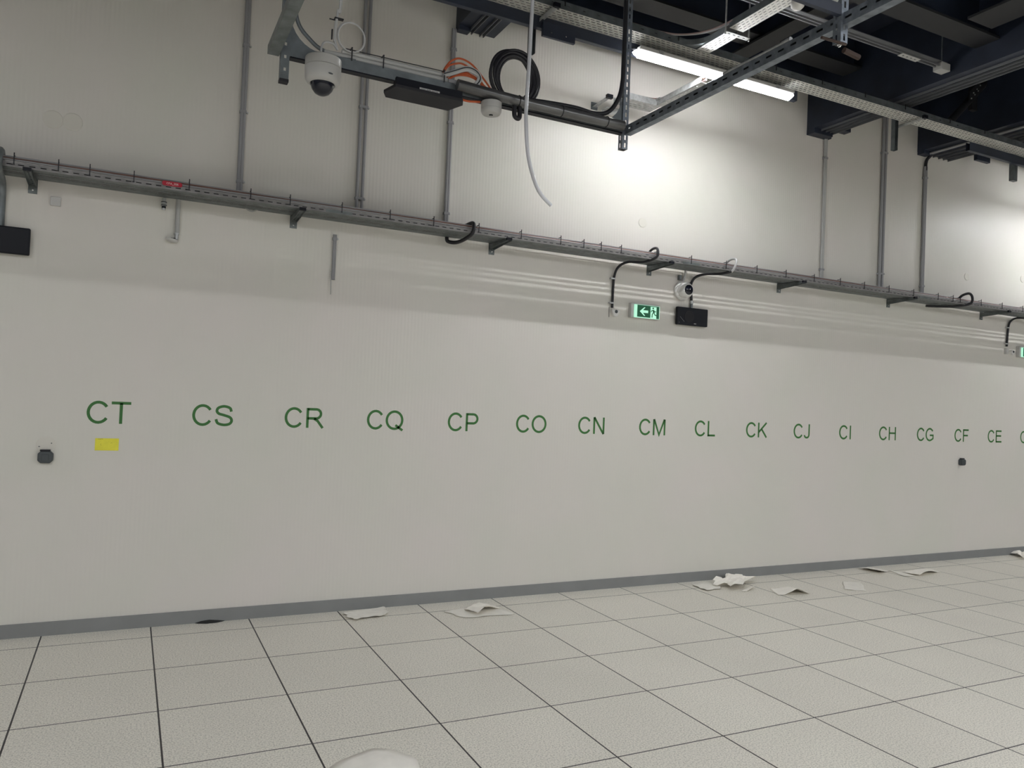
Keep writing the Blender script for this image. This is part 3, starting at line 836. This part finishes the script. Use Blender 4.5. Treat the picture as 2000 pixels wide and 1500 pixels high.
MB().lathe([(0.014, 0), (0.014, 0.05)], (4.19, -0.35, 4.0), (0, 0, 1), 12).box(4.15, 4.22, -0.37, -0.31, 4.035, 4.055).build('elbow_joint', M['galvl'], sh, bevel=0.004)
b = MB().box(3.73, 3.79, -0.008, 0, 3.985, 4.045).build('bracket', M['galvd'], sh)
MB().slotplate((3.74, -0.006, 4.005), (0, -1, 0.06), (1, 0, 0), (0, 0, 0.003), 0.22, 0.04, [(0.02, 0.010)], 0.02, 0.035).build('bracket_arm', M['galvl'], b)
MB().box(3.735, 3.787, -0.245, -0.215, 4.005, 4.035).build('end_plug', M['blackp'], b)
MB().box(4.24, 4.30, -0.03, 0, 3.955, 4.02).build('bracket', M['galvd'], sh)
MB().slotplate((3.80, -0.05, 3.975), (1, 0, 0.02), (0, -1, 0), (0, 0, 0.003), 0.22, 0.09, [(0.025, 0.012), (0.06, 0.012)], 0.02, 0.035).build('bent_plate', M['galvl'], sh)
MB().tube(spline([(3.80, -0.06, 3.955), (3.88, -0.10, 3.95), (3.93, -0.16, 3.97), (3.95, -0.22, 4.02), (3.93, -0.25, 4.07)], 6), 0.016, 10).build('hose_stub', M['galvl'], sh, smooth=True)
sc_ = thing('short_tray_cable', 'red-brown cables lying in the short tray behind the front post', 'cable', (4.0, -0.3, 4.05))
MB().tube(spline([(3.86, -0.29, 4.055), (4.10, -0.295, 4.056), (4.17, -0.33, 4.055), (4.20, -0.42, 4.053), (4.20, -0.85, 4.053)], 6), 0.009, 8).build('cable', M['copper'], sc_, smooth=True)
MB().tube(spline([(3.86, -0.26, 4.045), (4.14, -0.265, 4.046), (4.20, -0.31, 4.045), (4.225, -0.42, 4.043), (4.225, -0.85, 4.043)], 6), 0.009, 8).build('cable', M['pink'], sc_, smooth=True)

# ------------------------------------------------------------------ hanging slotted steel frame
fr = thing('suspended_rack', 'slotted steel rack hung from the ceiling carrying cameras and cables', 'frame', (2, -2.4, 3.1))
def angle_post(x, y, z0, z1, w_=0.041, m='strut'):
    b = MB()
    b.slotplate((x, y, z0), (0, 0, 1), (1, 0, 0), (0, 0.0025, 0), z1 - z0, w_, [(w_ * 0.52, 0.011)], 0.028, 0.046, start=-0.008)
    b.slotplate((x, y + 0.0025, z0), (0, 0, 1), (0, 1, 0), (0.0025, 0, 0), z1 - z0, w_ - 0.0025, [(w_ * 0.5, 0.010)], 0.028, 0.046, start=-0.008)
    return b.build('post', M[m], fr)
p = angle_post(2.983, -1.602, 3.08, CZ)
MB().box(2.984, 3.022, -1.600, -1.563, 3.0805, 3.086).build('end_cap', M['charc'], p)
p = angle_post(2.985, -3.19, 3.092, CZ)
MB().box(2.986, 3.024, -3.188, -3.151, 3.0925, 3.098).build('end_cap', M['charc'], p)
# the near-left post: closed slotted box section
b = MB()
b.slotplate((0.990, -1.602, 3.055), (0, 0, 1), (1, 0, 0), (0, 0.0025, 0), CZ - 3.055, 0.041, [(0.021, 0.011)], 0.016, 0.062)
b.box(0.990, 0.9925, -1.5995, -1.563, 3.055, CZ).box(1.0285, 1.031, -1.5995, -1.563, 3.055, CZ)
p = b.build('post', M['galvd'], fr)
MB().box(0.989, 1.032, -1.603, -1.562, 3.048, 3.062).build('end_cap', M['charc'], p)
# beam along the wall direction: open channel
b = MB()
b.box(1.031, 2.983, -1.602, -1.599, 3.178, 3.232).box(1.031, 2.983, -1.599, -1.562, 3.178, 3.181).box(1.031, 2.983, -1.599, -1.585, 3.229, 3.232).box(1.031, 2.983, -1.565, -1.562, 3.178, 3.19)
b.build('beam', M['galvd'], fr)
MB().box(1.035, 2.98, -1.6035, -1.562, 3.171, 3.1775).build('beam_lip', M['blackp'], fr)
# beam towards the viewer, slotted left face and plain underside
b = MB()
b.slotplate((2.999, -1.602, 3.166), (0, -1, 0), (0, 0, 1), (0.0025, 0, 0), 3.4, 0.052, [(0.028, 0.010)], 0.034, 0.074)
b.box(3.0015, 3.042, -5.0, -1.602, 3.166, 3.1685).box(3.0395, 3.042, -5.0, -1.602, 3.1685, 3.218).box(3.0015, 3.0395, -5.0, -1.602, 3.2155, 3.218)
b.build('beam', M['strut'], fr)
b = MB()
b.box(0.932, 0.986, -4.2, -1.562, 3.180, 3.183).box(0.932, 0.9345, -4.2, -1.562, 3.183, 3.222).box(0.9835, 0.986, -4.2, -1.562, 3.183, 3.222)
b.build('beam', M['galv'], fr)
# far cross beam from the third post
b = MB()
b.box(1.0, 2.985, -3.192, -3.189, 3.203, 3.25).box(1.0, 2.985, -3.189, -3.172, 3.203, 3.206)
b.build('beam', M['navy'], fr)
# gussets with a concave edge
def gusset(o, sx, W, H):
    P = [(0, 0), (W, 0)] + [(W - W * math.sin(a) * 1.0, H - H * math.cos(a)) for a in [PI / 2 * k / 8 for k in range(1, 9)]]
    P = [(sx * a, c) for a, c in P]
    MB().prism(P, o, (1, 0, 0), (0, 0, 1), (0, 0.0025, 0)).build('gusset', M['galvd'], fr)
gusset((1.031, -1.59, 3.232), 1, 0.16, 0.16)
gusset((2.983, -1.59, 3.232), -1, 0.15, 0.18)
MB().lathe([(0.009, 0), (0.009, 0.006)], (3.03, -1.606, 3.20), (0, -1, 0), 6).build('bolt', M['screw'], fr)
MB().tube([(2.86, -3.205, 3.073), (3.0, -3.205, 3.078)], 0.006, 8).tube([(3.03, -3.17, 3.075), (3.12, -3.17, 3.065)], 0.012, 10).build('tie_rod', M['rust'], fr)
MB().lathe([(0.010, 0), (0.010, 0.012), (0.005, 0.012), (0.005, 0.02)], (2.975, -3.195, 3.085), (0, 0, -1), 6).build('bolt', M['screw'], fr)

# conduit lying on the viewer beam
tag(MB().tube([(3.012, -2.45, 3.229), (3.012, -2.86, 3.229)], 0.009, 10).tube([(3.012, -2.84, 3.230), (3.012, -2.89, 3.230)], 0.012, 10).build('beam_conduit', M['galvl'], smooth=True),
    'short bright conduit with coupling lying on top of the beam towards the viewer', 'conduit')
tag(MB().tube([(2.35, -3.165, 3.277), (2.97, -3.165, 3.277)], 0.026, 14).build('beam_conduit', M['perf'], smooth=True),
    'thick pale pipe lying on the far cross beam at the top of the photo', 'pipe')

# trunking on the left half of the beam
tr = thing('beam_conduit', 'light grey twin conduits strapped on the hanging frame beam behind the dome camera', 'conduit', (1.55, -1.58, 3.25))
MB().tube([(1.29, -1.575, 3.272), (1.84, -1.575, 3.276)], 0.0125, 12).build('pipe', M['tubel'], tr, smooth=True)
MB().tube([(1.20, -1.578, 3.247), (1.86, -1.578, 3.249)], 0.0145, 12).build('pipe', M['tubel'], tr, smooth=True)
MB().tube([(1.30, -1.588, 3.286), (1.84, -1.588, 3.290)], 0.0025, 6).build('wire', M['black'], tr)
for x in (1.335, 1.50, 1.835):
    MB().box(x - 0.003, x + 0.003, -1.606, -1.603, 3.225, 3.294).box(x - 0.003, x + 0.003, -1.605, -1.56, 3.290, 3.294).build('cable_tie', M['black'], tr)
# wrapped bundle on the right half
wb = thing('cable_bundle', 'thick grey wrapped cable bundle tied along the right half of the frame beam', 'cable', (2.4, -1.63, 3.2))
MB().tube(spline([(1.90, -1.632, 3.218), (2.2, -1.636, 3.205), (2.5, -1.636, 3.203), (2.80, -1.635, 3.203), (2.965, -1.635, 3.204)], 8), 0.029, 16).build('wrapped_cable', M['bundle'], wb, smooth=True)
for x in (2.265, 2.54, 2.845):
    MB().tube([(x, -1.636 + 0.031 * math.cos(a), 3.204 + 0.031 * math.sin(a)) for a in [2 * PI * k / 20 for k in range(20)]], 0.0022, 6, closed=True).build('cable_tie', M['black'], wb)
tag(MB().tube(spline([(2.20, -1.60, 3.226), (2.45, -1.605, 3.246), (2.65, -1.60, 3.258), (2.78, -1.60, 3.252), (2.87, -1.605, 3.275), (2.93, -1.61, 3.35), (2.962, -1.61, 3.46), (2.968, -1.61, 3.7), (2.968, -1.605, 4.9)], 10), 0.013, 12).build('riser_cable', M['black'], smooth=True),
    'black cable curving from the beam up the front slotted post', 'cable')
tag(MB().tube(spline([(1.05, -1.575, 3.62), (1.052, -1.575, 3.45), (1.07, -1.575, 3.36), (1.12, -1.578, 3.30), (1.20, -1.58, 3.252), (1.36, -1.582, 3.243)], 8), 0.010, 10).build('riser_cable', M['galvd'], smooth=True),
    'grey cable curving down beside the left post onto the beam', 'cable')
tag(MB().tube(spline([(2.245, -1.63, 3.175), (2.245, -1.636, 3.12), (2.262, -1.64, 3.105), (2.276, -1.636, 3.12), (2.276, -1.63, 3.175)], 6), 0.013, 10).build('cable_loop', M['black'], smooth=True),
    'small black cable loop hanging under the beam right of the round detector', 'cable')

# coils
def ring(cx, cz, y, rx, rz, r, n=40, a0=0, a1=360, dy=0.0, ph=0):
    return [(cx + rx * math.cos(math.radians(a)), y + dy * math.sin(math.radians(a) * 2 + ph), cz + rz * math.sin(math.radians(a))) for a in [a0 + (a1 - a0) * i / n for i in range(n + (0 if a1 - a0 >= 360 else 1))]]
cb = thing('cable_coil', 'big coil of thick black cable standing on the frame beam', 'cable coil', (2.27, -1.6, 3.22))
random.seed(3)
for k in range(9):
    e = 0.011 * (k % 3) - 0.011
    f = 0.009 * (k // 3) - 0.009
    MB().tube(ring(2.262 + 0.003 * k * (-1) ** k, 3.352 + e * 0.4, -1.585 + f, 0.126 + e, 0.134 + e, 0.008, dy=0.006, ph=k), 0.0088, 8, closed=True).build('cable_turn', M['black'], cb, smooth=True)
co = thing('cable_coil', 'loose orange cable coil on the frame beam right of the strapped conduits', 'cable coil', (2.0, -1.59, 3.24))
oranges = [
    [(1.835, -1.575, 3.27), (1.845, -1.575, 3.31), (1.88, -1.58, 3.36), (1.93, -1.585, 3.383), (2.0, -1.585, 3.365), (2.07, -1.585, 3.305), (2.12, -1.585, 3.25), (2.125, -1.585, 3.215), (2.10, -1.585, 3.20)],
    [(1.84, -1.57, 3.29), (1.87, -1.57, 3.335), (1.92, -1.575, 3.358), (1.955, -1.575, 3.36), (2.01, -1.58, 3.335), (2.06, -1.58, 3.285), (2.10, -1.58, 3.24), (2.11, -1.58, 3.20)],
    [(1.86, -1.575, 3.27), (1.90, -1.575, 3.305), (1.96, -1.575, 3.322), (2.02, -1.58, 3.300), (2.07, -1.58, 3.262), (2.09, -1.58, 3.215), (2.095, -1.58, 3.195)],
    [(1.865, -1.585, 3.255), (1.91, -1.585, 3.285), (1.97, -1.585, 3.298), (2.03, -1.585, 3.288), (2.08, -1.585, 3.25), (2.10, -1.585, 3.20)],
    [(1.87, -1.58, 3.262), (1.93, -1.58, 3.302), (2.0, -1.58, 3.310), (2.06, -1.58, 3.280), (2.115, -1.58, 3.238), (2.118, -1.58, 3.195)],
]
for pth in oranges:
    MB().tube(spline(pth, 8), 0.0052, 8).build('cable_turn', M['orange'], co, smooth=True)
MB().tube(spline([(1.90, -1.60, 3.165), (1.97, -1.60, 3.155), (2.05, -1.60, 3.166)], 6), 0.006, 8).build('cable_end', M['orange'], co, smooth=True)
cw = thing('cable_coil', 'white and grey cable bent back in a tight loop inside the orange coil', 'cable coil', (1.95, -1.6, 3.24))
for k, rr_ in enumerate((0.0, 0.012)):
    MB().tube(spline([(1.83, -1.60 + 0.006 * k, 3.268 - rr_ * 0.5), (1.89, -1.60 + 0.006 * k, 3.300 - rr_), (1.96, -1.605 + 0.006 * k, 3.333 - rr_), (2.02, -1.605 + 0.006 * k, 3.325 - rr_), (2.045 - rr_, -1.605, 3.288), (2.02 - rr_, -1.605, 3.25), (1.96, -1.60, 3.228 + rr_), (1.90, -1.60, 3.235 + rr_)], 8), 0.0085, 10).build('cable_turn', M['wcable'], cw, smooth=True)
MB().tube(spline([(1.83, -1.612, 3.268), (1.89, -1.612, 3.298), (1.96, -1.616, 3.330), (2.015, -1.616, 3.322), (2.04, -1.616, 3.288), (2.015, -1.616, 3.248), (1.96, -1.612, 3.228)], 8), 0.0025, 6).build('dark_strand', M['charc'], cw)
MB().box(1.86, 1.96, -1.606, -1.586, 3.232, 3.252).build('strap_block', M['tube'], cw, bevel=0.004)

# white cable dropping from the ceiling with a coil
wc = thing('cable_coil', 'white cable dropping from the ceiling with a round loop above the dome camera', 'cable coil', (1.27, -1.6, 3.25))
MB().tube(spline([(1.275, -1.60, CZ), (1.268, -1.60, 3.60), (1.255, -1.60, 3.46), (1.250, -1.60, 3.38), (1.248, -1.60, 3.31), (1.262, -1.60, 3.262)], 8), 0.0058, 8).build('cable', M['wcable'], wc, smooth=True)
MB().tube(spline([(1.283, -1.59, CZ), (1.276, -1.59, 3.60), (1.262, -1.59, 3.47), (1.245, -1.60, 3.40), (1.243, -1.60, 3.30)], 8), 0.0048, 8).build('cable', M['tubel'], wc, smooth=True)
for k in range(2):
    MB().tube(ring(1.330, 3.345 + 0.003 * k, -1.598 + 0.008 * k, 0.068 + 0.004 * k, 0.074, 0.004, n=36), 0.0040, 8, closed=True).build('cable_turn', M['wcable'], wc, smooth=True)
MB().tube(spline([(1.262, -1.60, 3.262), (1.235, -1.61, 3.285), (1.19, -1.64, 3.27), (1.168, -1.67, 3.225), (1.166, -1.69, 3.16)], 8), 0.0050, 8).build('cable', M['wcable'], wc, smooth=True)
MB().box(1.240, 1.285, -1.608, -1.588, 3.418, 3.424).box(1.228, 1.234, -1.606, -1.596, 3.31, 3.36).box(1.215, 1.245, -1.604, -1.598, 3.408, 3.412).build('cable_tie', M['black'], wc)

# dome camera under the beam
dc = thing('dome_camera', 'large white dome camera hanging from the left end of the frame beam', 'camera', (1.178, -1.685, 2.98))
cx, cy, cz = 1.178, -1.685, 3.165
MB().lathe([(0.083, 0), (0.0865, 0.004), (0.0865, 0.044), (0.0845, 0.046)], (cx, cy, cz), (0, 0, -1), 48).build('mount_ring', M['cam'], dc, smooth=True)
MB().lathe([(0.0845, 0.0), (0.0865, 0.002), (0.0850, 0.040), (0.083, 0.058), (0.074, 0.072), (0.060, 0.078), (0.057, 0.074)], (cx, cy, cz - 0.047), (0, 0, -1), 48).build('body', M['cam'], dc, smooth=True)
MB().lathe([(0.057, 0.0), (0.056, 0.010), (0.049, 0.030), (0.034, 0.048), (0.016, 0.057), (0.0, 0.059)], (cx, cy, cz - 0.121), (0, 0, -1), 40).build('dome_glass', M['glass'], dc, smooth=True)
MB().prism([(0.012 * math.cos(a), 0.0035 * math.sin(a)) for a in [2 * PI * k / 16 for k in range(16)]], (cx + 0.02, cy - 0.0815, cz - 0.095), (0.97, 0.24, 0), (0, 0, 1), (0.0, -0.003, 0)).build('badge', M['grey'], dc)

# round detector under the beam
dt = thing('ceiling_detector', 'small grey-white round detector under the beam right of the black light box', 'detector', (2.112, -1.62, 3.08))
cx, cy, cz = 2.107, -1.625, 3.168
MB().lathe([(0.052, 0), (0.0565, 0.003), (0.0565, 0.040)], (cx, cy, cz), (0, 0, -1), 36).build('mount', M['cam'], dt, smooth=True)
MB().lathe([(0.0565, 0.0), (0.0565, 0.010), (0.050, 0.024), (0.046, 0.027), (0.0, 0.028)], (cx, cy, cz - 0.041), (0, 0, -1), 36).build('body', M['cam'], dt, smooth=True)
MB().lathe([(0.011, 0), (0.011, 0.002), (0.006, 0.004)], (cx, cy, cz - 0.069), (0, 0, -1), 16).build('eye', M['charc'], dt)
MB().lathe([(0.0, 0), (0.004, 0.001)], (cx, cy, cz - 0.0735), (0, 0, -1), 10).build('eye_glint', M['screw'], dt)

# black light box under the beam
eb = thing('emergency_light', 'black flat light box with a white label strip under the frame beam', 'light box', (1.72, -1.66, 3.10))
MB().box(1.548, 1.913, -1.682, -1.66, 3.118, 3.166).build('front_strip', M['blackp'], eb, bevel=0.002)
MB().prism([(1.536, -1.712), (1.905, -1.712), (1.925, -1.66), (1.885, -1.545), (1.535, -1.545), (1.508, -1.60)], (0, 0, 3.100), (1, 0, 0), (0, 1, 0), (0, 0, 0.017)).build('light_panel', M['charc'], eb, bevel=0.003)
MB().box(1.56, 1.90, -1.66, -1.60, 3.117, 3.170).build('back_box', M['charc'], eb)
lb = MB().box(1.674, 1.784, -1.6835, -1.682, 3.1255, 3.1365).build('label_strip', M['whited'], eb)
mb = MB()
for i in range(16):
    if i not in (4, 9):
        mb.box(1.684 + i * 0.0058, 1.6872 + i * 0.0058, -1.6839, -1.6835, 3.1288, 3.1332)
mb.build('label_print', M['grey'], lb)

# pale hose hanging in front
tag(MB().tube(spline([(2.275, -1.75, CZ), (2.272, -1.75, 4.3), (2.269, -1.75, 3.721), (2.267, -1.75, 3.552), (2.264, -1.75, 3.355), (2.259, -1.75, 3.186), (2.261, -1.75, 3.047), (2.286, -1.75, 2.857), (2.35, -1.75, 2.70), (2.435, -1.75, 2.624)], 10), 0.0105, 12).build('hanging_hose', M['clear'], smooth=True),
    'pale glossy hose hanging free in front of the wall, curling at its lower end', 'hose')

# second white dome at the top edge
d2 = thing('ceiling_detector', 'white half-dome detector near the top edge above the tube light', 'detector', (4.05, -1.9, 4.08))
MB().lathe([(0.042, 0), (0.044, 0.01), (0.040, 0.03), (0.026, 0.046), (0.0, 0.052)], (4.065, -1.895, 4.128), (0, 0, -1), 30).build('dome', M['white'], d2, smooth=True)
MB().box(4.045, 4.085, -1.915, -1.875, 4.128, 4.206).build('mount', M['galvd'], d2)

# ------------------------------------------------------------------ dark steel at the ceiling
def pan_beam(x0, x1, zb, ribs, label, ylen=4.5, corbel=None, rod=None):
    t = thing('ceiling_beam', label, 'beam', ((x0 + x1) / 2, -0.2, zb), 'dark ceiling beams meeting the wall')
    MB().box(x0, x0 + 0.03, -ylen, -0.0005, zb + 0.02, CZ).box(x0 + 0.03, x1, -ylen, -0.0005, zb + 0.02, zb + 0.05).box(x1 - 0.03, x1, -ylen, -0.0005, zb + 0.05, zb + 0.12).build('web', M['navy'], t)
    for r0, r1 in ribs:
        MB().box(r0, r1, -ylen, -0.001, zb, zb + 0.02).build('rib', M['lip'], t)
    if corbel:
        for c in corbel:
            MB().box(*c).build('bracket', M['navy'], t, bevel=0.004)
    if rod:
        MB().tube([rod[0], rod[1]], 0.012, 10).build('rod', M['tube'], t, smooth=True)
    return t
pan_beam(2.505, 2.825, 4.335, [(2.60, 2.606), (2.63, 2.636), (2.70, 2.706), (2.73, 2.736)], 'dark ribbed ceiling beam at the left, above the coiled cables',
         corbel=[(2.505, 2.60, -0.07, -0.0005, 4.322, 4.36)], rod=((2.54, -0.03, 4.43), (2.54, -1.6, 4.43)))
pan_beam(6.185, 6.46, 4.262, [(6.27, 6.274), (6.33, 6.334), (6.385, 6.389), (6.44, 6.444)], 'dark ribbed ceiling beam just right of the tube light',
         corbel=[(6.182, 6.43, -0.10, -0.0005, 4.235, 4.285), (6.47, 6.56, -0.20, -0.12, 4.275, 4.385), (6.44, 6.47, -0.05, -0.001, 4.238, 4.27)])
pan_beam(7.80, 8.36, 4.345, [(7.93, 7.945), (8.05, 8.055), (8.14, 8.145), (8.22, 8.225), (8.30, 8.305)], 'wide dark ribbed ceiling beam at the right edge',
         corbel=[(7.80, 7.93, -0.08, -0.0005, 4.33, 4.37), (8.55, 8.78, -0.17, -0.13, 4.37, 4.50)], rod=((7.90, -0.08, 4.345), (7.90, -2.6, 4.345)))
# flanged roof beams
def roof_beam(x0, x1, y0, y1, zb, label):
    t = thing('roof_beam', label, 'beam', ((x0 + x1) / 2, (y0 + y1) / 2, zb), 'flat-bottomed dark roof beams')
    MB().box(x0, x1, y0, y1, zb, zb + 0.018).build('flange', M['flange'], t)
    if x1 - x0 > y1 - y0:
        c = (y0 + y1) / 2
        MB().box(x0, x1, c - 0.01, c + 0.01, zb + 0.018, CZ).build('web', M['navy'], t)
    else:
        c = (x0 + x1) / 2
        MB().box(c - 0.01, c + 0.01, y0, y1, zb + 0.018, CZ).build('web', M['navy'], t)
roof_beam(2.9, 6.18, -1.86, -1.665, 4.43, 'flat dark roof beam running along the hall, ending at the beam right of the tube light')
roof_beam(5.70, 5.98, -5.2, -1.92, 4.43, 'flat dark roof beam coming towards the viewer in the top right corner')
roof_beam(4.95, 5.12, -1.60, -0.3, 4.62, 'narrow flat roof beam above the ceiling tray')
roof_beam(2.9, 6.18, -0.62, -0.42, 4.66, 'flat dark roof beam close to the wall above the tube light')

# twin rail with perforated splice
tw = thing('strut_rail', 'thin twin-lipped strut rail under the roof beams at the top right', 'rail', (5.2, -1.44, 4.34))
MB().box(3.2, 6.15, -1.462, -1.452, 4.345, 4.36).box(3.2, 6.15, -1.428, -1.418, 4.345, 4.36).box(3.2, 6.15, -1.462, -1.418, 4.385, 4.39).build('rail_channel', M['lip'], tw)
MB().slotplate((5.62, -1.465, 4.338), (1, 0, 0), (0, 1, 0), (0, 0, 0.004), 0.21, 0.05, [(0.025, 0.014)], 0.02, 0.045).build('splice_plate', M['tubel'], tw)
MB().box(6.06, 6.165, -1.48, -1.40, 4.315, 4.375).build('end_block', M['tubel'], tw, bevel=0.005)
MB().tube([(6.11, -1.44, CZ), (6.11, -1.44, 4.37)], 0.005, 8).build('threaded_rod', M['galvd'], tw)

# diagonal brace
bt = thing('roof_brace', 'dark diagonal brace with bolted plate between the right-hand beams', 'brace', (7.5, -0.8, 4.5))
d0, d1 = Vector((7.30, -0.70, 4.372)), Vector((8.00, -0.70, 5.04))
d1 = Vector((7.915, -0.70, 4.955))
MB().tube([d0, d0.lerp(d1, 1.0)], 0.035, 14).build('brace_tube', M['flange'], bt, smooth=True)
dd = (d1 - d0).normalized()
MB().obox(d0.lerp(d1, 0.40) + Vector((-0.04, -0.045, -0.02)), dd * 0.22, (0, 0, 0.10), (0, -0.01, 0)).build('bolted_plate', M['flange'], bt)
mb = MB()
for i in range(3):
    for j in range(2):
        q = d0.lerp(d1, 0.44 + 0.08 * i) + Vector((-0.04 + 0.03 * j, -0.056, 0.0 + 0.06 * j))
        mb.lathe([(0.007, 0), (0.007, 0.006)], q, (0, -1, 0), 8)
mb.build('bolt', M['galvl'], bt)
MB().box(7.60, 7.68, -0.72, -0.68, 4.55, CZ).build('hanger_plate', M['flange'], bt)

# ------------------------------------------------------------------ papers on the floor
def sheet(quad, label, m='paper', curl=None, amp=0.006, n=14, seed=0, edge=0.0, th=0.0008, lift=0.0, facet=False):
    """quad: four floor points; curl(u,v) -> height"""
    rnd = random.Random(seed)
    ph = [rnd.uniform(0, 6.28) for _ in range(8)]
    A, B, C_, D = [Vector((x, y, 0)) for x, y in quad]
    vs, fs = [], []
    for j in range(n + 1):
        for i in range(n + 1):
            u, v = i / n, j / n
            p = A * (1 - u) * (1 - v) + B * u * (1 - v) + C_ * u * v + D * (1 - u) * v
            h = (amp * rnd.random() if facet else 0) + amp * (0.5 + 0.5 * math.sin(5 * u + ph[0]) * math.cos(6 * v + ph[1])) + amp * 0.5 * abs(math.sin(9 * u + 7 * v + ph[2]))
            if curl:
                h += curl(u, v)
            if edge:
                q = edge * math.sin(11 * (u + v) + ph[3]) * (1 if (i in (0, n) or j in (0, n)) else 0)
                p += (p - (A + B + C_ + D) / 4) * q
            vs.append((p.x, p.y, 0.0015 + lift + max(0, h)))
            fs_ = None
    for j in range(n):
        for i in range(n):
            a = j * (n + 1) + i
            fs.append((a, a + 1, a + n + 2, a + n + 1))
    o = MB().add(vs, fs).build('paper_sheet', M[m], smooth=not facet)
    sd = o.modifiers.new('thickness', 'SOLIDIFY')
    sd.thickness = th
    sd.offset = 1
    return tag(o, label, 'paper', 'loose paper sheets on the floor')
sheet([(1.812, -0.10), (2.13, -0.02), (2.10, -0.229), (1.844, -0.277)], 'pale flat crumpled sheet at the foot of the wall, leftmost of the floor papers', 'paper2', amp=0.008, edge=0.10, seed=1, facet=True, n=8)
sheet([(2.517, -0.253), (2.90, -0.16), (2.978, -0.47), (2.582, -0.451)], 'flat cream sheet under the folded one near the wall, second from the left', 'paper2', amp=0.004, edge=0.05, seed=2)
sheet([(2.66, -0.27), (2.84, -0.14), (2.93, -0.32), (2.70, -0.43)], 'folded cream sheet with a raised shadowed corner, lying on a flat sheet', 'paper',
      curl=lambda u, v: 0.045 * (v ** 2) * (1 - abs(2 * u - 0.7)) if abs(2 * u - 0.7) < 1 else 0, amp=0.006, seed=3, lift=0.010)
sheet([(4.866, -0.16), (5.075, -0.06), (5.05, -0.308), (4.854, -0.34)], 'flat pale sheet left of the crumpled star-shaped paper', 'paper2', amp=0.006, edge=0.1, seed=4, facet=True, n=6)
sheet([(5.05, -0.20), (5.42, -0.03), (5.52, -0.19), (5.119, -0.42)], 'large crumpled cream paper with a ragged outline at the wall foot', 'paper',
      curl=lambda u, v: 0.035 * abs(math.sin(7 * u + 2 * v)) * (0.4 + 0.6 * math.sin(PI * u)), amp=0.020, edge=0.22, seed=5, lift=0.004, facet=True, n=8)
sheet([(5.155, -0.431), (5.331, -0.335), (5.34, -0.394), (5.186, -0.458)], 'small upturned scrap in front of the large crumpled paper', 'paper', curl=lambda u, v: 0.02 * u * v, amp=0.003, seed=6)
sheet([(5.473, -0.434), (5.713, -0.505), (5.688, -0.682), (5.368, -0.638)], 'cream sheet arched in the middle, right of the large crumpled paper', 'paper',
      curl=lambda u, v: 0.050 * max(0, 1 - abs(u - 0.60) / 0.40) * (0.35 + 0.65 * v), amp=0.003, seed=7)
sheet([(6.378, -0.425), (6.554, -0.476), (6.276, -0.767), (6.127, -0.666)], 'faint flat pale sheet lying alone between the arched sheet and the far papers', 'paper2', amp=0.003, edge=0.05, seed=8)
sheet([(7.025, -0.077), (7.225, -0.02), (7.251, -0.234), (7.06, -0.296)], 'small cream sheet with a lifted left corner against the baseboard at the right', 'paper',
      curl=lambda u, v: 0.030 * (1 - u) ** 2 * (0.7 + 0.3 * v), amp=0.003, seed=9)
sheet([(7.284, -0.22), (7.349, -0.285), (7.318, -0.481), (7.195, -0.446)], 'narrow pale scrap between the two right-hand cream sheets', 'paper2', amp=0.003, seed=10)
sheet([(7.354, -0.31), (7.80, -0.247), (7.795, -0.41), (7.366, -0.495)], 'cream sheet lying flat with raised front edge, right of the narrow scrap', 'paper',
      curl=lambda u, v: 0.03 * v * v * math.sin(PI * min(1, u + 0.15)), amp=0.004, seed=11)
sheet([(9.624, -0.02), (9.968, -0.02), (9.74, -0.175), (9.424, -0.263)], 'crumpled paper by the baseboard at the right edge of the photo', 'paper',
      curl=lambda u, v: 0.03 * abs(math.sin(5 * u + 3 * v)), amp=0.012, edge=0.12, seed=12, facet=True, n=7)
# big round-cornered paper at the bottom edge
vs = []
pts = [(1.205, -2.285), (1.27, -2.235), (1.36, -2.195), (1.434, -2.172), (1.50, -2.215), (1.535, -2.27), (1.575, -2.345), (1.56, -2.42), (1.48, -2.49), (1.36, -2.515), (1.25, -2.44), (1.20, -2.36)]
cxp, cyp = 1.39, -2.34
n = len(pts)
V, F = [(cxp, cyp, 0.016)], []
for k, s_ in enumerate((0.35, 0.7, 1.0)):
    for (px, py) in pts:
        V.append((cxp + (px - cxp) * s_, cyp + (py - cyp) * s_, [0.015, 0.010, 0.0025][k] + 0.003 * math.sin(px * 30 + py * 17)))
for i in range(n):
    F.append((0, 1 + i, 1 + (i + 1) % n))
    for k in range(2):
        F.append((1 + k * n + i, 1 + (k + 1) * n + i, 1 + (k + 1) * n + (i + 1) % n, 1 + k * n + (i + 1) % n))
o = MB().add(V, F).build('paper_sheet', M['paper'], smooth=True)
sd = o.modifiers.new('thickness', 'SOLIDIFY')
sd.thickness = 0.0012
tag(o, 'nearest cream paper, cut off by the bottom edge of the photo', 'paper', 'loose paper sheets on the floor')

# dark smudge at the baseboard
tag(MB().add([(0.86, -0.013, 0.001), (0.90, -0.013, 0.012), (0.95, -0.013, 0.016), (1.00, -0.013, 0.010), (1.05, -0.013, 0.001), (0.88, -0.03, 0.001), (0.93, -0.048, 0.001), (0.99, -0.045, 0.001), (1.03, -0.028, 0.001)],
             [(0, 5, 1), (1, 5, 6, 2), (2, 6, 7, 3), (3, 7, 8, 4)]).build('dust_pile', M['stain'], smooth=True), 'small dark smear of dirt at the foot of the baseboard at the left', 'dirt')
